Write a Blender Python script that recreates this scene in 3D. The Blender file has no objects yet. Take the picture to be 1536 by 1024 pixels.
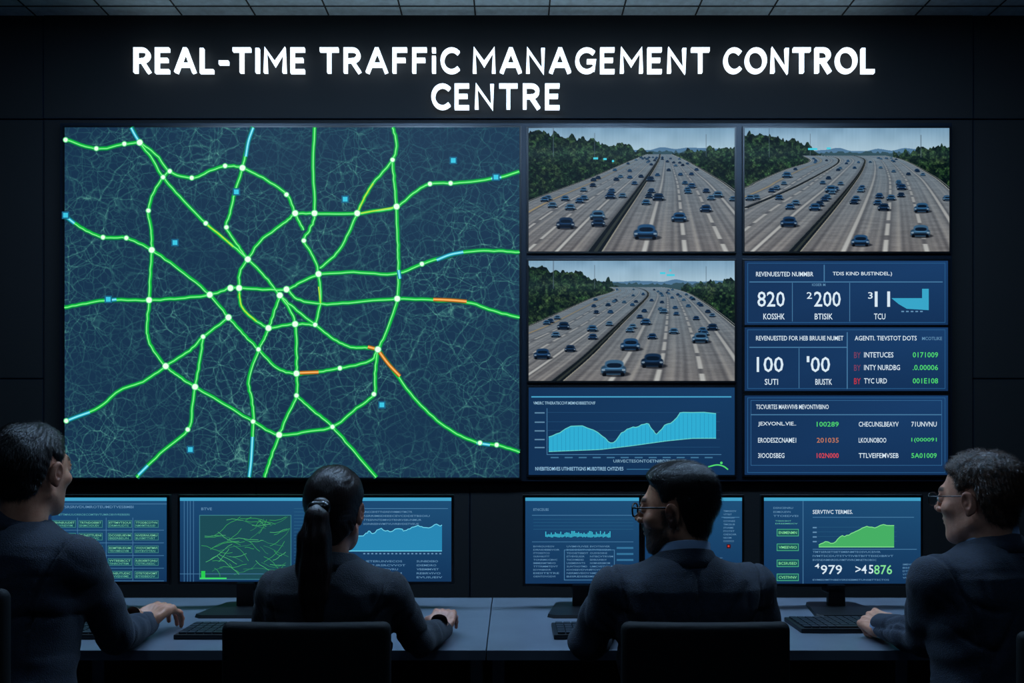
import bpy, bmesh, math, random
import numpy as np
from mathutils import Vector, Matrix
random.seed(7); rng=np.random.default_rng(7)
F=1260.0; CX=768.0; HY=650.0; CZ=1.34
SC=bpy.context.scene
try:
    SC.view_settings.view_transform='Standard'; SC.view_settings.look='None'
except Exception as e: print(e)
def W(px,py,d): return Vector(((px-CX)*d/F, d, CZ-(py-HY)*d/F))
def lin(c):
    c=np.asarray(c,dtype=float)/255.0
    return np.where(c<=0.04045,c/12.92,((c+0.055)/1.055)**2.4)
def L4(c): r=lin(c); return (float(r[0]),float(r[1]),float(r[2]),1.0)

# ---------------------------------------------------------------- materials
def new_mat(name):
    m=bpy.data.materials.new(name); m.use_nodes=True
    nt=m.node_tree; b=nt.nodes['Principled BSDF']; return m,nt,b
def mat(name,col,rough=.6,metal=0,bump=0,bscale=200,var=0,vscale=8,spec=.5,stretch=None,sheen=0,bdist=.002):
    m,nt,b=new_mat(name)
    b.inputs['Base Color'].default_value=L4(col); b.inputs['Roughness'].default_value=rough
    b.inputs['Metallic'].default_value=metal; b.inputs['Specular IOR Level'].default_value=spec
    if sheen: b.inputs['Sheen Weight'].default_value=sheen
    tc=nt.nodes.new('ShaderNodeTexCoord'); mp=nt.nodes.new('ShaderNodeMapping')
    nt.links.new(tc.outputs['Object'],mp.inputs['Vector'])
    if stretch: mp.inputs['Scale'].default_value=stretch
    if var:
        n=nt.nodes.new('ShaderNodeTexNoise'); n.inputs['Scale'].default_value=vscale; n.inputs['Detail'].default_value=6
        nt.links.new(mp.outputs[0],n.inputs['Vector'])
        r=nt.nodes.new('ShaderNodeValToRGB'); a=np.clip(np.array(col)*(1-var),0,255); c=np.clip(np.array(col)*(1+var),0,255)
        r.color_ramp.elements[0].position=.3; r.color_ramp.elements[1].position=.7
        r.color_ramp.elements[0].color=L4(a); r.color_ramp.elements[1].color=L4(c)
        nt.links.new(n.outputs['Fac'],r.inputs[0]); nt.links.new(r.outputs[0],b.inputs['Base Color'])
    if bump:
        n=nt.nodes.new('ShaderNodeTexNoise'); n.inputs['Scale'].default_value=bscale; n.inputs['Detail'].default_value=4
        nt.links.new(mp.outputs[0],n.inputs['Vector'])
        bm=nt.nodes.new('ShaderNodeBump'); bm.inputs['Strength'].default_value=bump; bm.inputs['Distance'].default_value=bdist
        nt.links.new(n.outputs['Fac'],bm.inputs['Height']); nt.links.new(bm.outputs[0],b.inputs['Normal'])
    return m
def emit(name,col,strength):
    m,nt,b=new_mat(name); b.inputs['Base Color'].default_value=L4(col)
    b.inputs['Emission Color'].default_value=L4(col); b.inputs['Emission Strength'].default_value=strength
    return m
def attr_mat(name,emission=True,strength=1.0):
    m,nt,b=new_mat(name)
    a=nt.nodes.new('ShaderNodeAttribute'); a.attribute_name='Col'
    if emission:
        b.inputs['Base Color'].default_value=(.004,.005,.007,1); b.inputs['Roughness'].default_value=.5
        b.inputs['Specular IOR Level'].default_value=.08
        nt.links.new(a.outputs['Color'],b.inputs['Emission Color']); b.inputs['Emission Strength'].default_value=strength
    else:
        tc=nt.nodes.new('ShaderNodeTexCoord')
        n2=nt.nodes.new('ShaderNodeTexNoise'); n2.inputs['Scale'].default_value=55; n2.inputs['Detail'].default_value=5; nt.links.new(tc.outputs['Object'],n2.inputs['Vector'])
        rr=nt.nodes.new('ShaderNodeValToRGB'); rr.color_ramp.elements[0].position=.3; rr.color_ramp.elements[0].color=(.78,.66,.62,1); rr.color_ramp.elements[1].position=.65; rr.color_ramp.elements[1].color=(1,1,1,1)
        nt.links.new(n2.outputs['Fac'],rr.inputs[0])
        mx=nt.nodes.new('ShaderNodeMix'); mx.data_type='RGBA'; mx.blend_type='MULTIPLY'; mx.inputs['Factor'].default_value=.8
        nt.links.new(a.outputs['Color'],mx.inputs['A']); nt.links.new(rr.outputs[0],mx.inputs['B'])
        nt.links.new(mx.outputs['Result'],b.inputs['Base Color']); b.inputs['Roughness'].default_value=.47
        b.inputs['Subsurface Weight'].default_value=.1; b.inputs['Subsurface Scale'].default_value=.01
        n=nt.nodes.new('ShaderNodeTexNoise'); n.inputs['Scale'].default_value=260; n.inputs['Detail'].default_value=5
        bm=nt.nodes.new('ShaderNodeBump'); bm.inputs['Strength'].default_value=.4; bm.inputs['Distance'].default_value=.001
        nt.links.new(tc.outputs['Object'],n.inputs['Vector'])
        nt.links.new(n.outputs['Fac'],bm.inputs['Height']); nt.links.new(bm.outputs[0],b.inputs['Normal'])
    return m
M_SCR=attr_mat('screen_pixels'); M_SKIN=attr_mat('skin',False)
M_WALL=mat('wall_panel_paint',(9,27,45),.6,var=.14,vscale=3,spec=.12)
M_WALL2=mat('wall_panel_dark',(7,20,34),.65,var=.14,vscale=3,spec=.12)
M_SEAM=mat('seam_black',(4,7,11),.8)
M_CEIL=mat('ceiling_tile',(200,222,230),.9,bump=.4,bscale=120,var=.06,vscale=30)
M_TBAR=mat('ceiling_tbar',(30,38,44),.6)
M_FLOOR=mat('carpet_floor',(22,26,32),.95,bump=.6,bscale=400,var=.15,vscale=60)
M_BEZ=mat('bezel_black',(8,12,17),.35,bump=.05,bscale=300)
M_FRAME=mat('video_wall_frame_metal',(12,26,40),.4,metal=.2)
M_PLAST=mat('black_plastic',(12,14,18),.42,bump=.1,bscale=500)
M_KEY=mat('keyboard_keys',(26,31,39),.45)
M_DESK=mat('desk_laminate',(102,110,122),.34,bump=.05,bscale=90,var=.07,vscale=6)
M_DESKD=mat('desk_dark',(16,20,26),.6)
M_CHAIR=mat('chair_fabric_black',(5,6,9),.7,bump=.4,bscale=700,spec=.3)
M_HAIRB=mat('hair_black_brown',(25,20,19),.33,bump=.6,bscale=60,stretch=(14,3,2),var=.7,vscale=60)
M_HAIRW=mat('hair_dark_brown_long',(40,30,28),.32,bump=.6,bscale=40,stretch=(16,8,1),var=.7,vscale=60)
M_HAIR4=mat('hair_brown_short',(60,42,31),.4,bump=.6,bscale=110,var=.7,vscale=90)
M_SUIT=mat('suit_navy',(23,33,50),.8,bump=.8,bscale=380,var=.22,vscale=150,sheen=.08,bdist=.003)
M_SUITB=mat('suit_charcoal',(22,28,40),.82,bump=.8,bscale=380,var=.22,vscale=150,sheen=.08,bdist=.003)
M_SHIRT=mat('shirt_pale_blue',(140,164,194),.7,bump=.2,bscale=800)
M_SHIRTN=mat('shirt_navy',(40,72,118),.7,bump=.2,bscale=800)
M_SHOE=mat('shoe_leather',(8,8,9),.3)
M_EYE=mat('eye_white',(200,200,200),.2); M_IRIS=mat('iris_dark',(25,18,14),.15)
M_GLASS=mat('spectacle_frame',(8,8,10),.25)

# ---------------------------------------------------------------- mesh helpers
def link(ob,parent=None):
    SC.collection.objects.link(ob)
    if parent: ob.parent=parent; ob.matrix_parent_inverse=parent.matrix_world.inverted()
    return ob
def empty(name,loc):
    e=bpy.data.objects.new(name,None); e.location=loc; e.empty_display_size=.05
    SC.collection.objects.link(e); e.matrix_world=Matrix.Translation(loc); return e
class MB:   # mesh builder of boxes / prisms in world space
    def __init__(s): s.bm=bmesh.new(); s.mats=[]
    def mi(s,m):
        if m not in s.mats: s.mats.append(m)
        return s.mats.index(m)
    def box(s,x0,x1,y0,y1,z0,z1,m,bev=0,rot=None):
        r=bmesh.ops.create_cube(s.bm,size=1); vs=r['verts']
        bmesh.ops.scale(s.bm,vec=(x1-x0,y1-y0,z1-z0),verts=vs)
        if rot is not None: bmesh.ops.rotate(s.bm,cent=(0,0,0),matrix=rot,verts=vs)
        bmesh.ops.translate(s.bm,vec=((x0+x1)/2,(y0+y1)/2,(z0+z1)/2),verts=vs)
        fs=set(f for v in vs for f in v.link_faces)
        if bev:
            es=list(set(e for v in vs for e in v.link_edges))
            r=bmesh.ops.bevel(s.bm,geom=es,offset=bev,segments=2,affect='EDGES',profile=.7)
            fs|=set(r['faces'])
        i=s.mi(m)
        for f in fs:
            if f.is_valid: f.material_index=i
    def obj(s,name,parent=None):
        me=bpy.data.meshes.new(name)
        vs=s.bm.verts
        lo=Vector((min(v.co.x for v in vs),min(v.co.y for v in vs),min(v.co.z for v in vs)))
        hi=Vector((max(v.co.x for v in vs),max(v.co.y for v in vs),max(v.co.z for v in vs)))
        c=(lo+hi)/2
        bmesh.ops.translate(s.bm,vec=-c,verts=list(vs))
        s.bm.to_mesh(me); s.bm.free()
        for m in s.mats: me.materials.append(m)
        ob=bpy.data.objects.new(name,me); ob.location=c; ob.matrix_world=Matrix.Translation(c)
        return link(ob,parent)
def np_mesh(name,verts,faces_list,mats,midx=None,cols=None,smooth=True,center=True):
    verts=np.asarray(verts,dtype=np.float32)
    c=(verts.min(0)+verts.max(0))/2 if center else np.zeros(3)
    me=bpy.data.meshes.new(name)
    if isinstance(faces_list,np.ndarray):
        n,k=faces_list.shape
        me.vertices.add(len(verts)); me.vertices.foreach_set('co',(verts-c).astype(np.float32).ravel())
        me.loops.add(n*k); me.loops.foreach_set('vertex_index',faces_list.astype(np.int32).ravel())
        me.polygons.add(n); me.polygons.foreach_set('loop_start',(np.arange(n)*k).astype(np.int32))
        me.update(calc_edges=True)
    else:
        me.from_pydata([tuple(v) for v in (verts-c)],[],faces_list)
    for m in mats: me.materials.append(m)
    if midx is not None: me.polygons.foreach_set('material_index',np.asarray(midx,dtype=np.int32))
    if smooth: me.polygons.foreach_set('use_smooth',np.ones(len(me.polygons),dtype=bool))
    if cols is not None:
        a=me.color_attributes.new('Col','FLOAT_COLOR','POINT')
        cc=np.ones((len(verts),4),dtype=np.float32); cc[:,:3]=cols
        a.data.foreach_set('color',cc.ravel())
    me.update()
    ob=bpy.data.objects.new(name,me); ob.location=c; ob.matrix_world=Matrix.Translation(c)
    return ob

# ---------------------------------------------------------------- canvas for flat display content
_tc={}
def text_mesh(s):
    if s in _tc: return _tc[s]
    cu=bpy.data.curves.new('t','FONT'); cu.body=s; cu.size=1; cu.resolution_u=2; cu.offset=.008
    ob=bpy.data.objects.new('t',cu); SC.collection.objects.link(ob)
    dg=bpy.context.evaluated_depsgraph_get(); dg.update()
    me=bpy.data.meshes.new_from_object(ob.evaluated_get(dg))
    v=np.array([q.co[:] for q in me.vertices]).reshape(-1,3); f=[list(p.vertices) for p in me.polygons]
    bpy.data.objects.remove(ob); bpy.data.meshes.remove(me); bpy.data.curves.remove(cu)
    _tc[s]=(v,f); return v,f
class Canvas:
    def __init__(s,d,step=.0003): s.d=d; s.v=[]; s.f=[]; s.c=[]; s.step=step
    def poly(s,pts,col,lay):
        n=len(s.v)
        for i,(x,y) in enumerate(pts):
            w=W(x,y,s.d); s.v.append((w.x,s.d-s.step*lay,w.z))
            s.c.append(lin(col[i] if hasattr(col[0],'__len__') else col))
        s.f.append(list(range(n,n+len(pts)))[::-1])
    def rect(s,x0,y0,x1,y1,col,lay): s.poly([(x0,y0),(x1,y0),(x1,y1),(x0,y1)],col,lay)
    def line(s,pts,w,col,lay):
        n=len(pts)
        P=np.array(pts,float); T=np.zeros_like(P)
        T[1:-1]=P[2:]-P[:-2]; T[0]=P[1]-P[0]; T[-1]=P[-1]-P[-2]
        T/=np.maximum(np.linalg.norm(T,axis=1,keepdims=True),1e-6); N=np.stack([-T[:,1],T[:,0]],1)
        ww=np.broadcast_to(np.asarray(w,float),(n,))/2
        A=P+N*ww[:,None]; B=P-N*ww[:,None]
        for i in range(n-1): s.poly([A[i],A[i+1],B[i+1],B[i]],col,lay)
    def frame(s,x0,y0,x1,y1,w,col,lay):
        s.rect(x0,y0,x1,y0+w,col,lay); s.rect(x0,y1-w,x1,y1,col,lay); s.rect(x0,y0,x0+w,y1,col,lay); s.rect(x1-w,y0,x1,y1,col,lay)
    def disc(s,x,y,r,col,lay): s.poly([(x+r*math.cos(a*math.pi/6),y+r*math.sin(a*math.pi/6)) for a in range(12)],col,lay)
    def text(s,t,x0,x1,yt,yb,col,lay):
        v,f=text_mesh(t)
        if len(v)==0: return
        mn=v.min(0);mx=v.max(0); n=len(s.v); c=lin(col)
        for p in v:
            x=x0+(p[0]-mn[0])/(mx[0]-mn[0])*(x1-x0); y=yb-(p[1]-mn[1])/max(mx[1]-mn[1],1e-5)*(yb-yt)
            w=W(x,y,s.d); s.v.append((w.x,s.d-s.step*lay,w.z)); s.c.append(c)
        for q in f: s.f.append([n+i for i in q])
    def obj(s,name,parent):
        ob=np_mesh(name,s.v,s.f,[M_SCR],cols=np.array(s.c),smooth=False); return link(ob,parent)
def catmull(P,n=6):
    P=[np.array(p,float) for p in P]; P=[2*P[0]-P[1]]+P+[2*P[-1]-P[-2]]; out=[]
    for i in range(1,len(P)-2):
        for k in range(n):
            t=k/n; a,b,c,d=P[i-1:i+3]
            out.append(.5*((2*b)+(-a+c)*t+(2*a-5*b+4*c-d)*t*t+(-a+3*b-3*c+d)*t**3))
    out.append(P[-2]); return [tuple(p) for p in out]

# ---------------------------------------------------------------- room
WD=4.60; SD=4.54; CEILZ=CZ+625*WD/F; XL=-3.5; XR=3.5; YB=-1.2
def simple(name,x0,x1,y0,y1,z0,z1,m):
    b=MB(); b.box(x0,x1,y0,y1,z0,z1,m); return b.obj(name)
simple('floor',XL,XR,YB,WD+.1,-.1,0,M_FLOOR)
simple('wall_left',XL-.1,XL,YB,WD+.1,0,CEILZ,M_WALL2)
simple('wall_right',XR,XR+.1,YB,WD+.1,0,CEILZ,M_WALL2)
simple('wall_rear',XL,XR,YB-.1,YB,0,CEILZ,M_WALL2)
b=MB(); b.box(XL,XR,WD+.002,WD+.1,0,CEILZ,M_SEAM)
def wp(px0,px1,py0,py1,m,dep=0.0):
    a=W(px0,py0,WD); c=W(px1,py1,WD); g=.003
    b.box(a.x+g,c.x-g,WD-.012-dep,WD+.01,max(c.z,0.0)+g,a.z-g,m,bev=.003)
wp(-180,67,24,180,M_WALL2); wp(67,1458,24,180,M_WALL,.004); wp(1458,1720,24,180,M_WALL2)
wp(-180,67,180,568,M_WALL2); wp(-180,67,568,742,M_WALL2); wp(-180,67,742,1017,M_WALL2)
wp(1458,1720,180,568,M_WALL2); wp(1458,1720,568,742,M_WALL2); wp(1458,1720,742,1017,M_WALL2)
wp(67,1458,180,722,M_WALL2)
wp(67,385,722,1017,M_WALL); wp(385,705,722,1017,M_WALL); wp(705,1080,722,1017,M_WALL); wp(1080,1458,722,1017,M_WALL)
b.obj('wall_back')
b=MB(); b.box(XL,XR,WD-.03,WD-.012,0,.09,M_SEAM); b.obj('baseboard_back')
b=MB(); b.box(XL,XR,YB,WD,CEILZ,CEILZ+.1,M_CEIL)
x=-3.4
while x<3.45:
    b.box(x-.004,x+.004,YB,WD,CEILZ-.003,CEILZ+.004,M_TBAR); x+=.40
for i in range(15):
    yy=WD-.115-i*.4
    if yy>YB: b.box(XL,XR,yy-.004,yy+.004,CEILZ-.003,CEILZ+.004,M_TBAR)
b.obj('ceiling')

def fill_panel(x,y,sx,sy,strength,col=(172,213,255)):  # added fill light, out of view, bluish to stand in for screen glow
    b=MB(); z=CEILZ
    m=emit('fill_emitter',col,strength)
    b.box(x-sx/2-.02,x+sx/2+.02,y-sy/2-.02,y+sy/2+.02,z-.03,z-.004,M_TBAR,bev=.004)
    b.box(x-sx/2,x+sx/2,y-sy/2,y+sy/2,z-.034,z-.029,m)
    b.obj('added_fill_light')
for x,s_ in ((-1.75,52),(-.6,62),(.6,62),(1.75,52)): fill_panel(x,3.1,.6,.3,s_)  # front row added to brighten faces, shoulders and desk
for x in (-1.0,1.0): fill_panel(x,.4,.6,.3,9)  # weaker rear pair added to lift the backs of the suits

# ---------------------------------------------------------------- sign letters
def arc(cx,cy,rx,ry,a0,a1,n=12): return [(cx+rx*math.cos(math.radians(a0+(a1-a0)*i/n)),cy+ry*math.sin(math.radians(a0+(a1-a0)*i/n))) for i in range(n+1)]
G={'R':(.54,[[(0,0),(0,1),(.26,1)]+arc(.26,.75,.24,.25,90,-90)+[(0,.5)],[(.24,.5),(.52,0)]]),
'E':(.46,[[(.44,1),(0,1),(0,0),(.44,0)],[(0,.52),(.38,.52)]]),
'A':(.70,[[(0,0),(.33,1),(.37,1),(.70,0)],[(.12,.3),(.58,.3)]]),
'L':(.42,[[(0,1),(0,0),(.42,0)]]),'-':(.3,[[(0,.40),(.28,.40)]]),
'T':(.62,[[(0,1),(.62,1)],[(.31,1),(.31,0)]]),'I':(.0,[[(0,0),(0,1)]]),
'i':(.0,[[(0,0),(0,.64)],[(0,.94),(0,1.02)]]),
'M':(.76,[[(0,0),(.0,1),(.38,.34),(.76,1),(.76,0)]]),
'F':(.44,[[(.44,1),(0,1),(0,0)],[(0,.52),(.38,.52)]]),
'C':(.58,[arc(.36,.5,.36,.5,50,310,20)]),
'N':(.60,[[(0,0),(0,1),(.60,0),(.60,1)]]),
'G':(.66,[arc(.38,.5,.38,.5,50,335,20)[:-1]+[(.68,.14),(.68,.46),(.44,.46)]]),
'O':(.76,[arc(.38,.5,.38,.5,90,450,28)])}
LD=4.55
LV=[];LF=[]
def add_stroke(st,hw):
    # flat-faced channel-letter stroke with mitred joints, 22 mm deep
    q=[st[0]]
    for p in st[1:]:
        if abs(p[0]-q[-1][0])+abs(p[1]-q[-1][1])>1e-4: q.append(p)
    P=np.array(q,float); n=len(P); closed=np.linalg.norm(P[0]-P[-1])<1e-4
    if not closed:
        e0=P[0]-P[1]; e1=P[-1]-P[-2]; P[0]=P[0]+e0/np.linalg.norm(e0)*hw*.7; P[-1]=P[-1]+e1/np.linalg.norm(e1)*hw*.7
    d=np.diff(P,axis=0); d/=np.linalg.norm(d,axis=1,keepdims=True); nn=np.stack([-d[:,1],d[:,0]],1)
    A=[];B=[]
    for i in range(n):
        if i==0: m=nn[-1]+nn[0] if closed else nn[0]*2
        elif i==n-1: m=nn[-1]+nn[0] if closed else nn[-1]*2
        else: m=nn[i-1]+nn[i]
        m=m/max(np.linalg.norm(m),1e-6); ref=nn[min(i,n-2)]; k=min(1/max(abs(m@ref),.35),1.5)
        A.append(P[i]+m*hw*k); B.append(P[i]-m*hw*k)
    b0=len(LV)
    for i in range(n):
        for q in (A[i],B[i]):
            w=W(q[0],q[1],LD); LV.append((w.x,LD-.011,w.z)); LV.append((w.x,LD+.011,w.z))
    for i in range(n-1):
        a=b0+4*i; c=a+4
        LF.extend([(a,c,c+2,a+2),(a+1,a+3,c+3,c+1),(a,a+1,c+1,c),(a+2,c+2,c+3,a+3)])
    e=b0+4*(n-1); LF.extend([(b0,b0+2,b0+3,b0+1),(e,e+1,e+3,e+2)])
def word(s,x0,x1,yt,yb):
    H=yb-yt; adv=[]; x=0; gap=.33
    for ch in s: adv.append(x); x+=G[ch][0]+(gap if ch!='-' else .26)
    tot=x-gap; sx=(x1-x0)/tot
    for ch,a in zip(s,adv):
        for st in G[ch][1]: add_stroke([(x0+(a+gx)*sx,yb-gy*H) for gx,gy in st],2.85)
word('REAL-TIME',204,456,75,107.5); word('TRAFFiC',482,686,75,107.5); word('MANAGEMENT',712,1062,75,107.5); word('CONTROL',1088,1309,75,107.5)
word('CENTRE',650,838,129,161.5)
ob=np_mesh('control_centre_sign_lettering',LV,LF,[emit('letter_glow',(232,246,255),1.5)],smooth=False); link(ob)

# ---------------------------------------------------------------- video wall
b=MB()
a=W(88,183,SD); c=W(1430,722,SD)
b.box(a.x,c.x,SD+.012,WD-.008,c.z,a.z,M_FRAME,bev=.003)
b.obj('video_wall_frame')
def panel(name,x0,y0,x1,y1):
    b=MB(); a=W(x0-3,y0-3,SD); c=W(x1+3,y1+3,SD)
    b.box(a.x,c.x,SD+.001,SD+.0115,c.z,a.z,M_BEZ,bev=.002)
    return b.obj(name)

# --- traffic map
mp=panel('traffic_map_display',97,191,779,716)
m,nt,bs=new_mat('street_network_map'); N=nt.nodes; K=nt.links
bs.inputs['Base Color'].default_value=(.004,.005,.007,1); bs.inputs['Specular IOR Level'].default_value=.08
tc=N.new('ShaderNodeTexCoord')
def mathn(op,a,b2=None,clamp=False):
    n=N.new('ShaderNodeMath'); n.operation=op; n.use_clamp=clamp
    for i,v in enumerate((a,b2)):
        if v is None: continue
        if isinstance(v,(int,float)): n.inputs[i].default_value=v
        else: K.new(v,n.inputs[i])
    return n.outputs[0]
def web(scale,warp,th,loc):
    mpn=N.new('ShaderNodeMapping'); mpn.inputs['Location'].default_value=loc; K.new(tc.outputs['Object'],mpn.inputs[0])
    nz=N.new('ShaderNodeTexNoise'); nz.inputs['Scale'].default_value=scale*.6; nz.inputs['Detail'].default_value=2; K.new(mpn.outputs[0],nz.inputs['Vector'])
    vm=N.new('ShaderNodeVectorMath'); vm.operation='SCALE'; vm.inputs['Scale'].default_value=warp; K.new(nz.outputs['Color'],vm.inputs[0])
    ad=N.new('ShaderNodeVectorMath'); K.new(mpn.outputs[0],ad.inputs[0]); K.new(vm.outputs[0],ad.inputs[1])
    vo=N.new('ShaderNodeTexVoronoi'); vo.feature='DISTANCE_TO_EDGE'; vo.inputs['Scale'].default_value=scale; K.new(ad.outputs[0],vo.inputs['Vector'])
    e=mathn('DIVIDE',vo.outputs['Distance'],th); return mathn('SUBTRACT',1.0,e,True)
w1=web(7,.18,.032,(3,1,2)); w2=web(12,.14,.045,(9,4,1)); w3=web(4.5,.22,.02,(5,7,3)); w4=web(22,.06,.065,(1,2,8))
mask=N.new('ShaderNodeTexNoise'); mask.inputs['Scale'].default_value=1.8; mask.inputs['Detail'].default_value=2; K.new(tc.outputs['Object'],mask.inputs['Vector'])
mk=mathn('MULTIPLY',mathn('SUBTRACT',mask.outputs['Fac'],.18),2.1,True)
s=mathn('ADD',mathn('MULTIPLY',w1,.48),mathn('MULTIPLY',w2,.44)); s=mathn('ADD',s,mathn('MULTIPLY',w3,.5)); s=mathn('ADD',s,mathn('MULTIPLY',w4,.3))
s=mathn('MULTIPLY',s,mk,True)
cr=N.new('ShaderNodeValToRGB'); cr.color_ramp.elements[0].color=L4((22,50,76)); cr.color_ramp.elements[1].color=L4((84,146,138)); cr.color_ramp.elements.new(.4).color=L4((40,86,98)); K.new(s,cr.inputs[0])
K.new(cr.outputs[0],bs.inputs['Emission Color']); bs.inputs['Emission Strength'].default_value=1
a=W(97,191,SD); c=W(779,716,SD)
ob=np_mesh('street_network',[(a.x,SD,a.z),(a.x,SD,c.z),(c.x,SD,c.z),(c.x,SD,a.z)],[[0,1,2,3]],[m],smooth=False); link(ob,mp)
R=[[(97,209),(145,223),(187,216),(210,214)],
[(197,191),(210,214),(228,238),(245,266),(275,300),(309,335),(345,365),(372,389),(398,415),(420,443),(445,465),(473,487),(500,508),(525,520),(550,521),(567,524)],
[(210,214),(234,232),(255,257),(288,267),(315,256),(338,249),(364,252),(400,270),(430,292),(443,320),(455,345)],
[(380,191),(372,215),(364,252),(352,290),(345,320),(340,341),(355,365),(372,389)],
[(255,257),(245,266),(230,290),(223,316),(227,345),(228,375),(226,410),(224,450),(221,490),(225,515),(249,549),(270,565),(293,580),(335,605),(380,632),(419,652),(460,647),(499,640),(535,612),(561,591),(563,560),(567,524)],
[(97,324),(125,343),(155,356),(190,357),(228,375),(270,405),(315,442),(343,476),(365,500),(388,524),(416,552),(445,560),(480,557),(510,552),(555,541),(567,524)],
[(97,461),(130,455),(163,450),(224,450),(270,447),(315,442),(345,432),(359,432),(400,434),(430,434),(450,424),(478,411)],
[(430,434),(450,450),(490,456),(540,452),(596,448),(650,450),(700,453),(740,466),(779,476)],
[(478,411),(530,408),(590,411),(633,396),(690,379),(740,376),(779,378)],
[(472,191),(470,250),(472,320),(464,345),(456,361),(470,385),(478,411),(481,450),(473,487)],
[(589,191),(595,215),(589,240),(560,275),(545,300),(536,320),(520,355),(505,380),(480,402)],
[(589,240),(592,275),(595,310),(597,360),(598,400),(596,448),(583,490),(567,524)],
[(443,320),(472,320),(536,320),(565,316),(595,310),(620,290),(645,276),(690,274),(744,267),(779,257)],
[(443,320),(425,335),(390,362),(372,389),(360,408),(359,432),(362,458),(380,478),(403,492)],
[(420,443),(412,465),(403,492),(395,510),(388,524),(373,570),(378,600),(380,632),(378,670),(374,716)],
[(420,443),(435,465),(443,486),(445,530),(445,560),(445,593),(430,625),(419,652),(405,690),(397,716)],
[(403,492),(443,486),(473,487)],
[(445,593),(470,615),(499,640),(530,675),(565,716)],
[(343,476),(305,505),(285,525),(249,549),(215,572),(180,585),(150,610),(97,632)],
[(305,505),(300,540),(293,580),(288,610),(282,644),(240,680),(205,716)],
[(567,524),(590,555),(620,595),(655,630),(690,653),(720,664),(750,668),(779,678)]]
cv=Canvas(SD,.0004)
for i,r in enumerate(R):
    P=catmull(r,6); P=[(x,min(y,715.5)) for x,y in P]
    j=[(x+random.uniform(-.6,.6),y+random.uniform(-.6,.6)) for x,y in P]; j[0]=P[0]; j[-1]=P[-1]
    cv.line(j,9.0,(18,74,76),2); cv.line(j,6.4,(14,124,66),3); cv.line(j,4.2,(16,196,62),4)
    o=.9*math.sin(i); cv.line([(x+o,y+.4) for x,y in j],1.4,(128,244,146),5)
def seg(pts,cs):
    P=catmull(pts,5)
    cv.line(P,6.0,cs[0],6); cv.line(P,3.8,cs[1],7); cv.line(P,1.5,cs[2],8)
CY=((20,110,140),(50,190,215),(150,240,245)); OR=((120,80,30),(225,135,35),(250,190,110))
for p in ([(197,192),(203,203),(210,214)],[(380,192),(373,212),(369,235)],[(98,324),(112,335)],[(157,451),(175,449)],[(655,390),(675,382),(695,378)],[(737,268),(752,266)],[(98,632),(115,625),(135,618)],[(379,655),(377,690),(374,715)],[(208,712),(222,698)],[(598,405),(600,418)],[(715,664),(735,667)]): seg(p,CY)
for p in ([(650,449),(675,450),(700,452)],[(450,559),(478,558)],[(552,520),(567,524)],[(568,526),(583,546),(600,564)]): seg(p,OR)
for p in ([(309,336),(330,352),(350,370)],[(536,320),(548,294),(560,275)],[(359,440),(364,462),(385,482)],[(478,430),(481,455)],[(540,320),(592,311)]):
    P=catmull(p,5); cv.line(P,2.0,(170,228,60),6)
nodes=[(210,214),(255,257),(245,266),(338,249),(364,252),(443,320),(472,320),(536,320),(595,310),(589,240),(223,316),(228,375),(155,356),(190,357),(372,389),(309,335),(340,341),(456,361),(478,411),(430,434),(420,443),(359,432),(346,432),(315,442),(343,476),(224,450),(403,492),(443,486),(388,524),(473,487),(567,524),(596,448),(633,396),(645,276),(445,560),(510,552),(249,549),(293,580),(282,644),(380,632),(419,652),(499,640),(445,593),(561,591),(305,505),(720,664),(745,667),(288,267),(430,292),(145,223),(187,216),(99,210),(676,275),(100,631)]
big={(210,214),(364,252),(443,320),(472,320),(536,320),(595,310),(228,375),(372,389),(478,411),(359,432),(420,443),(315,442),(343,476),(403,492),(443,486),(567,524),(596,448),(445,560),(249,549),(293,580),(419,652),(224,450),(346,432),(430,434)}
for n in nodes:
    rr=4.2 if n in big else 3.0
    cv.disc(n[0],n[1],rr+1.2,(100,225,140),9); cv.disc(n[0],n[1],rr,(236,255,240),10)
for (x,y) in ((680,241),(355,288),(263,364),(518,299),(573,607),(744,266),(163,449),(99,323),(286,674)):
    q=3.5
    cv.rect(x-q-2,y-q-2,x+q+2,y+q+2,(28,100,134),11); cv.rect(x-q,y-q,x+q,y+q,(60,200,230),12)
cv.obj('road_overlay',mp)

# --- traffic camera feeds (per-vertex picture)
def noise2(h,w,sx,sy,seed):
    r=np.random.default_rng(seed); gy=int(h/sy)+3; gx=int(w/sx)+3; g=r.random((gy,gx))
    y=np.arange(h)/sy; x=np.arange(w)/sx; yi=y.astype(int); xi=x.astype(int); fy=(y-yi)[:,None]; fx=(x-xi)[None,:]
    fy=fy*fy*(3-2*fy); fx=fx*fx*(3-2*fx)
    a=g[yi][:,xi]; b_=g[yi][:,xi+1]; c_=g[yi+1][:,xi]; d_=g[yi+1][:,xi+1]
    return (a*(1-fx)+b_*fx)*(1-fy)+(c_*(1-fx)+d_*fx)*fy
Q=2.0
M_FEED=attr_mat('camera_feed_pixels'); M_FEED.cycles.emission_sampling='NONE'
labels={11:[(890,236,7),(905,237,5),(918,240,3)],12:[(1212,222,14),(1240,221,6)],13:[(990,408,8),(1000,411,12),(1004,404,3)]}
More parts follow.
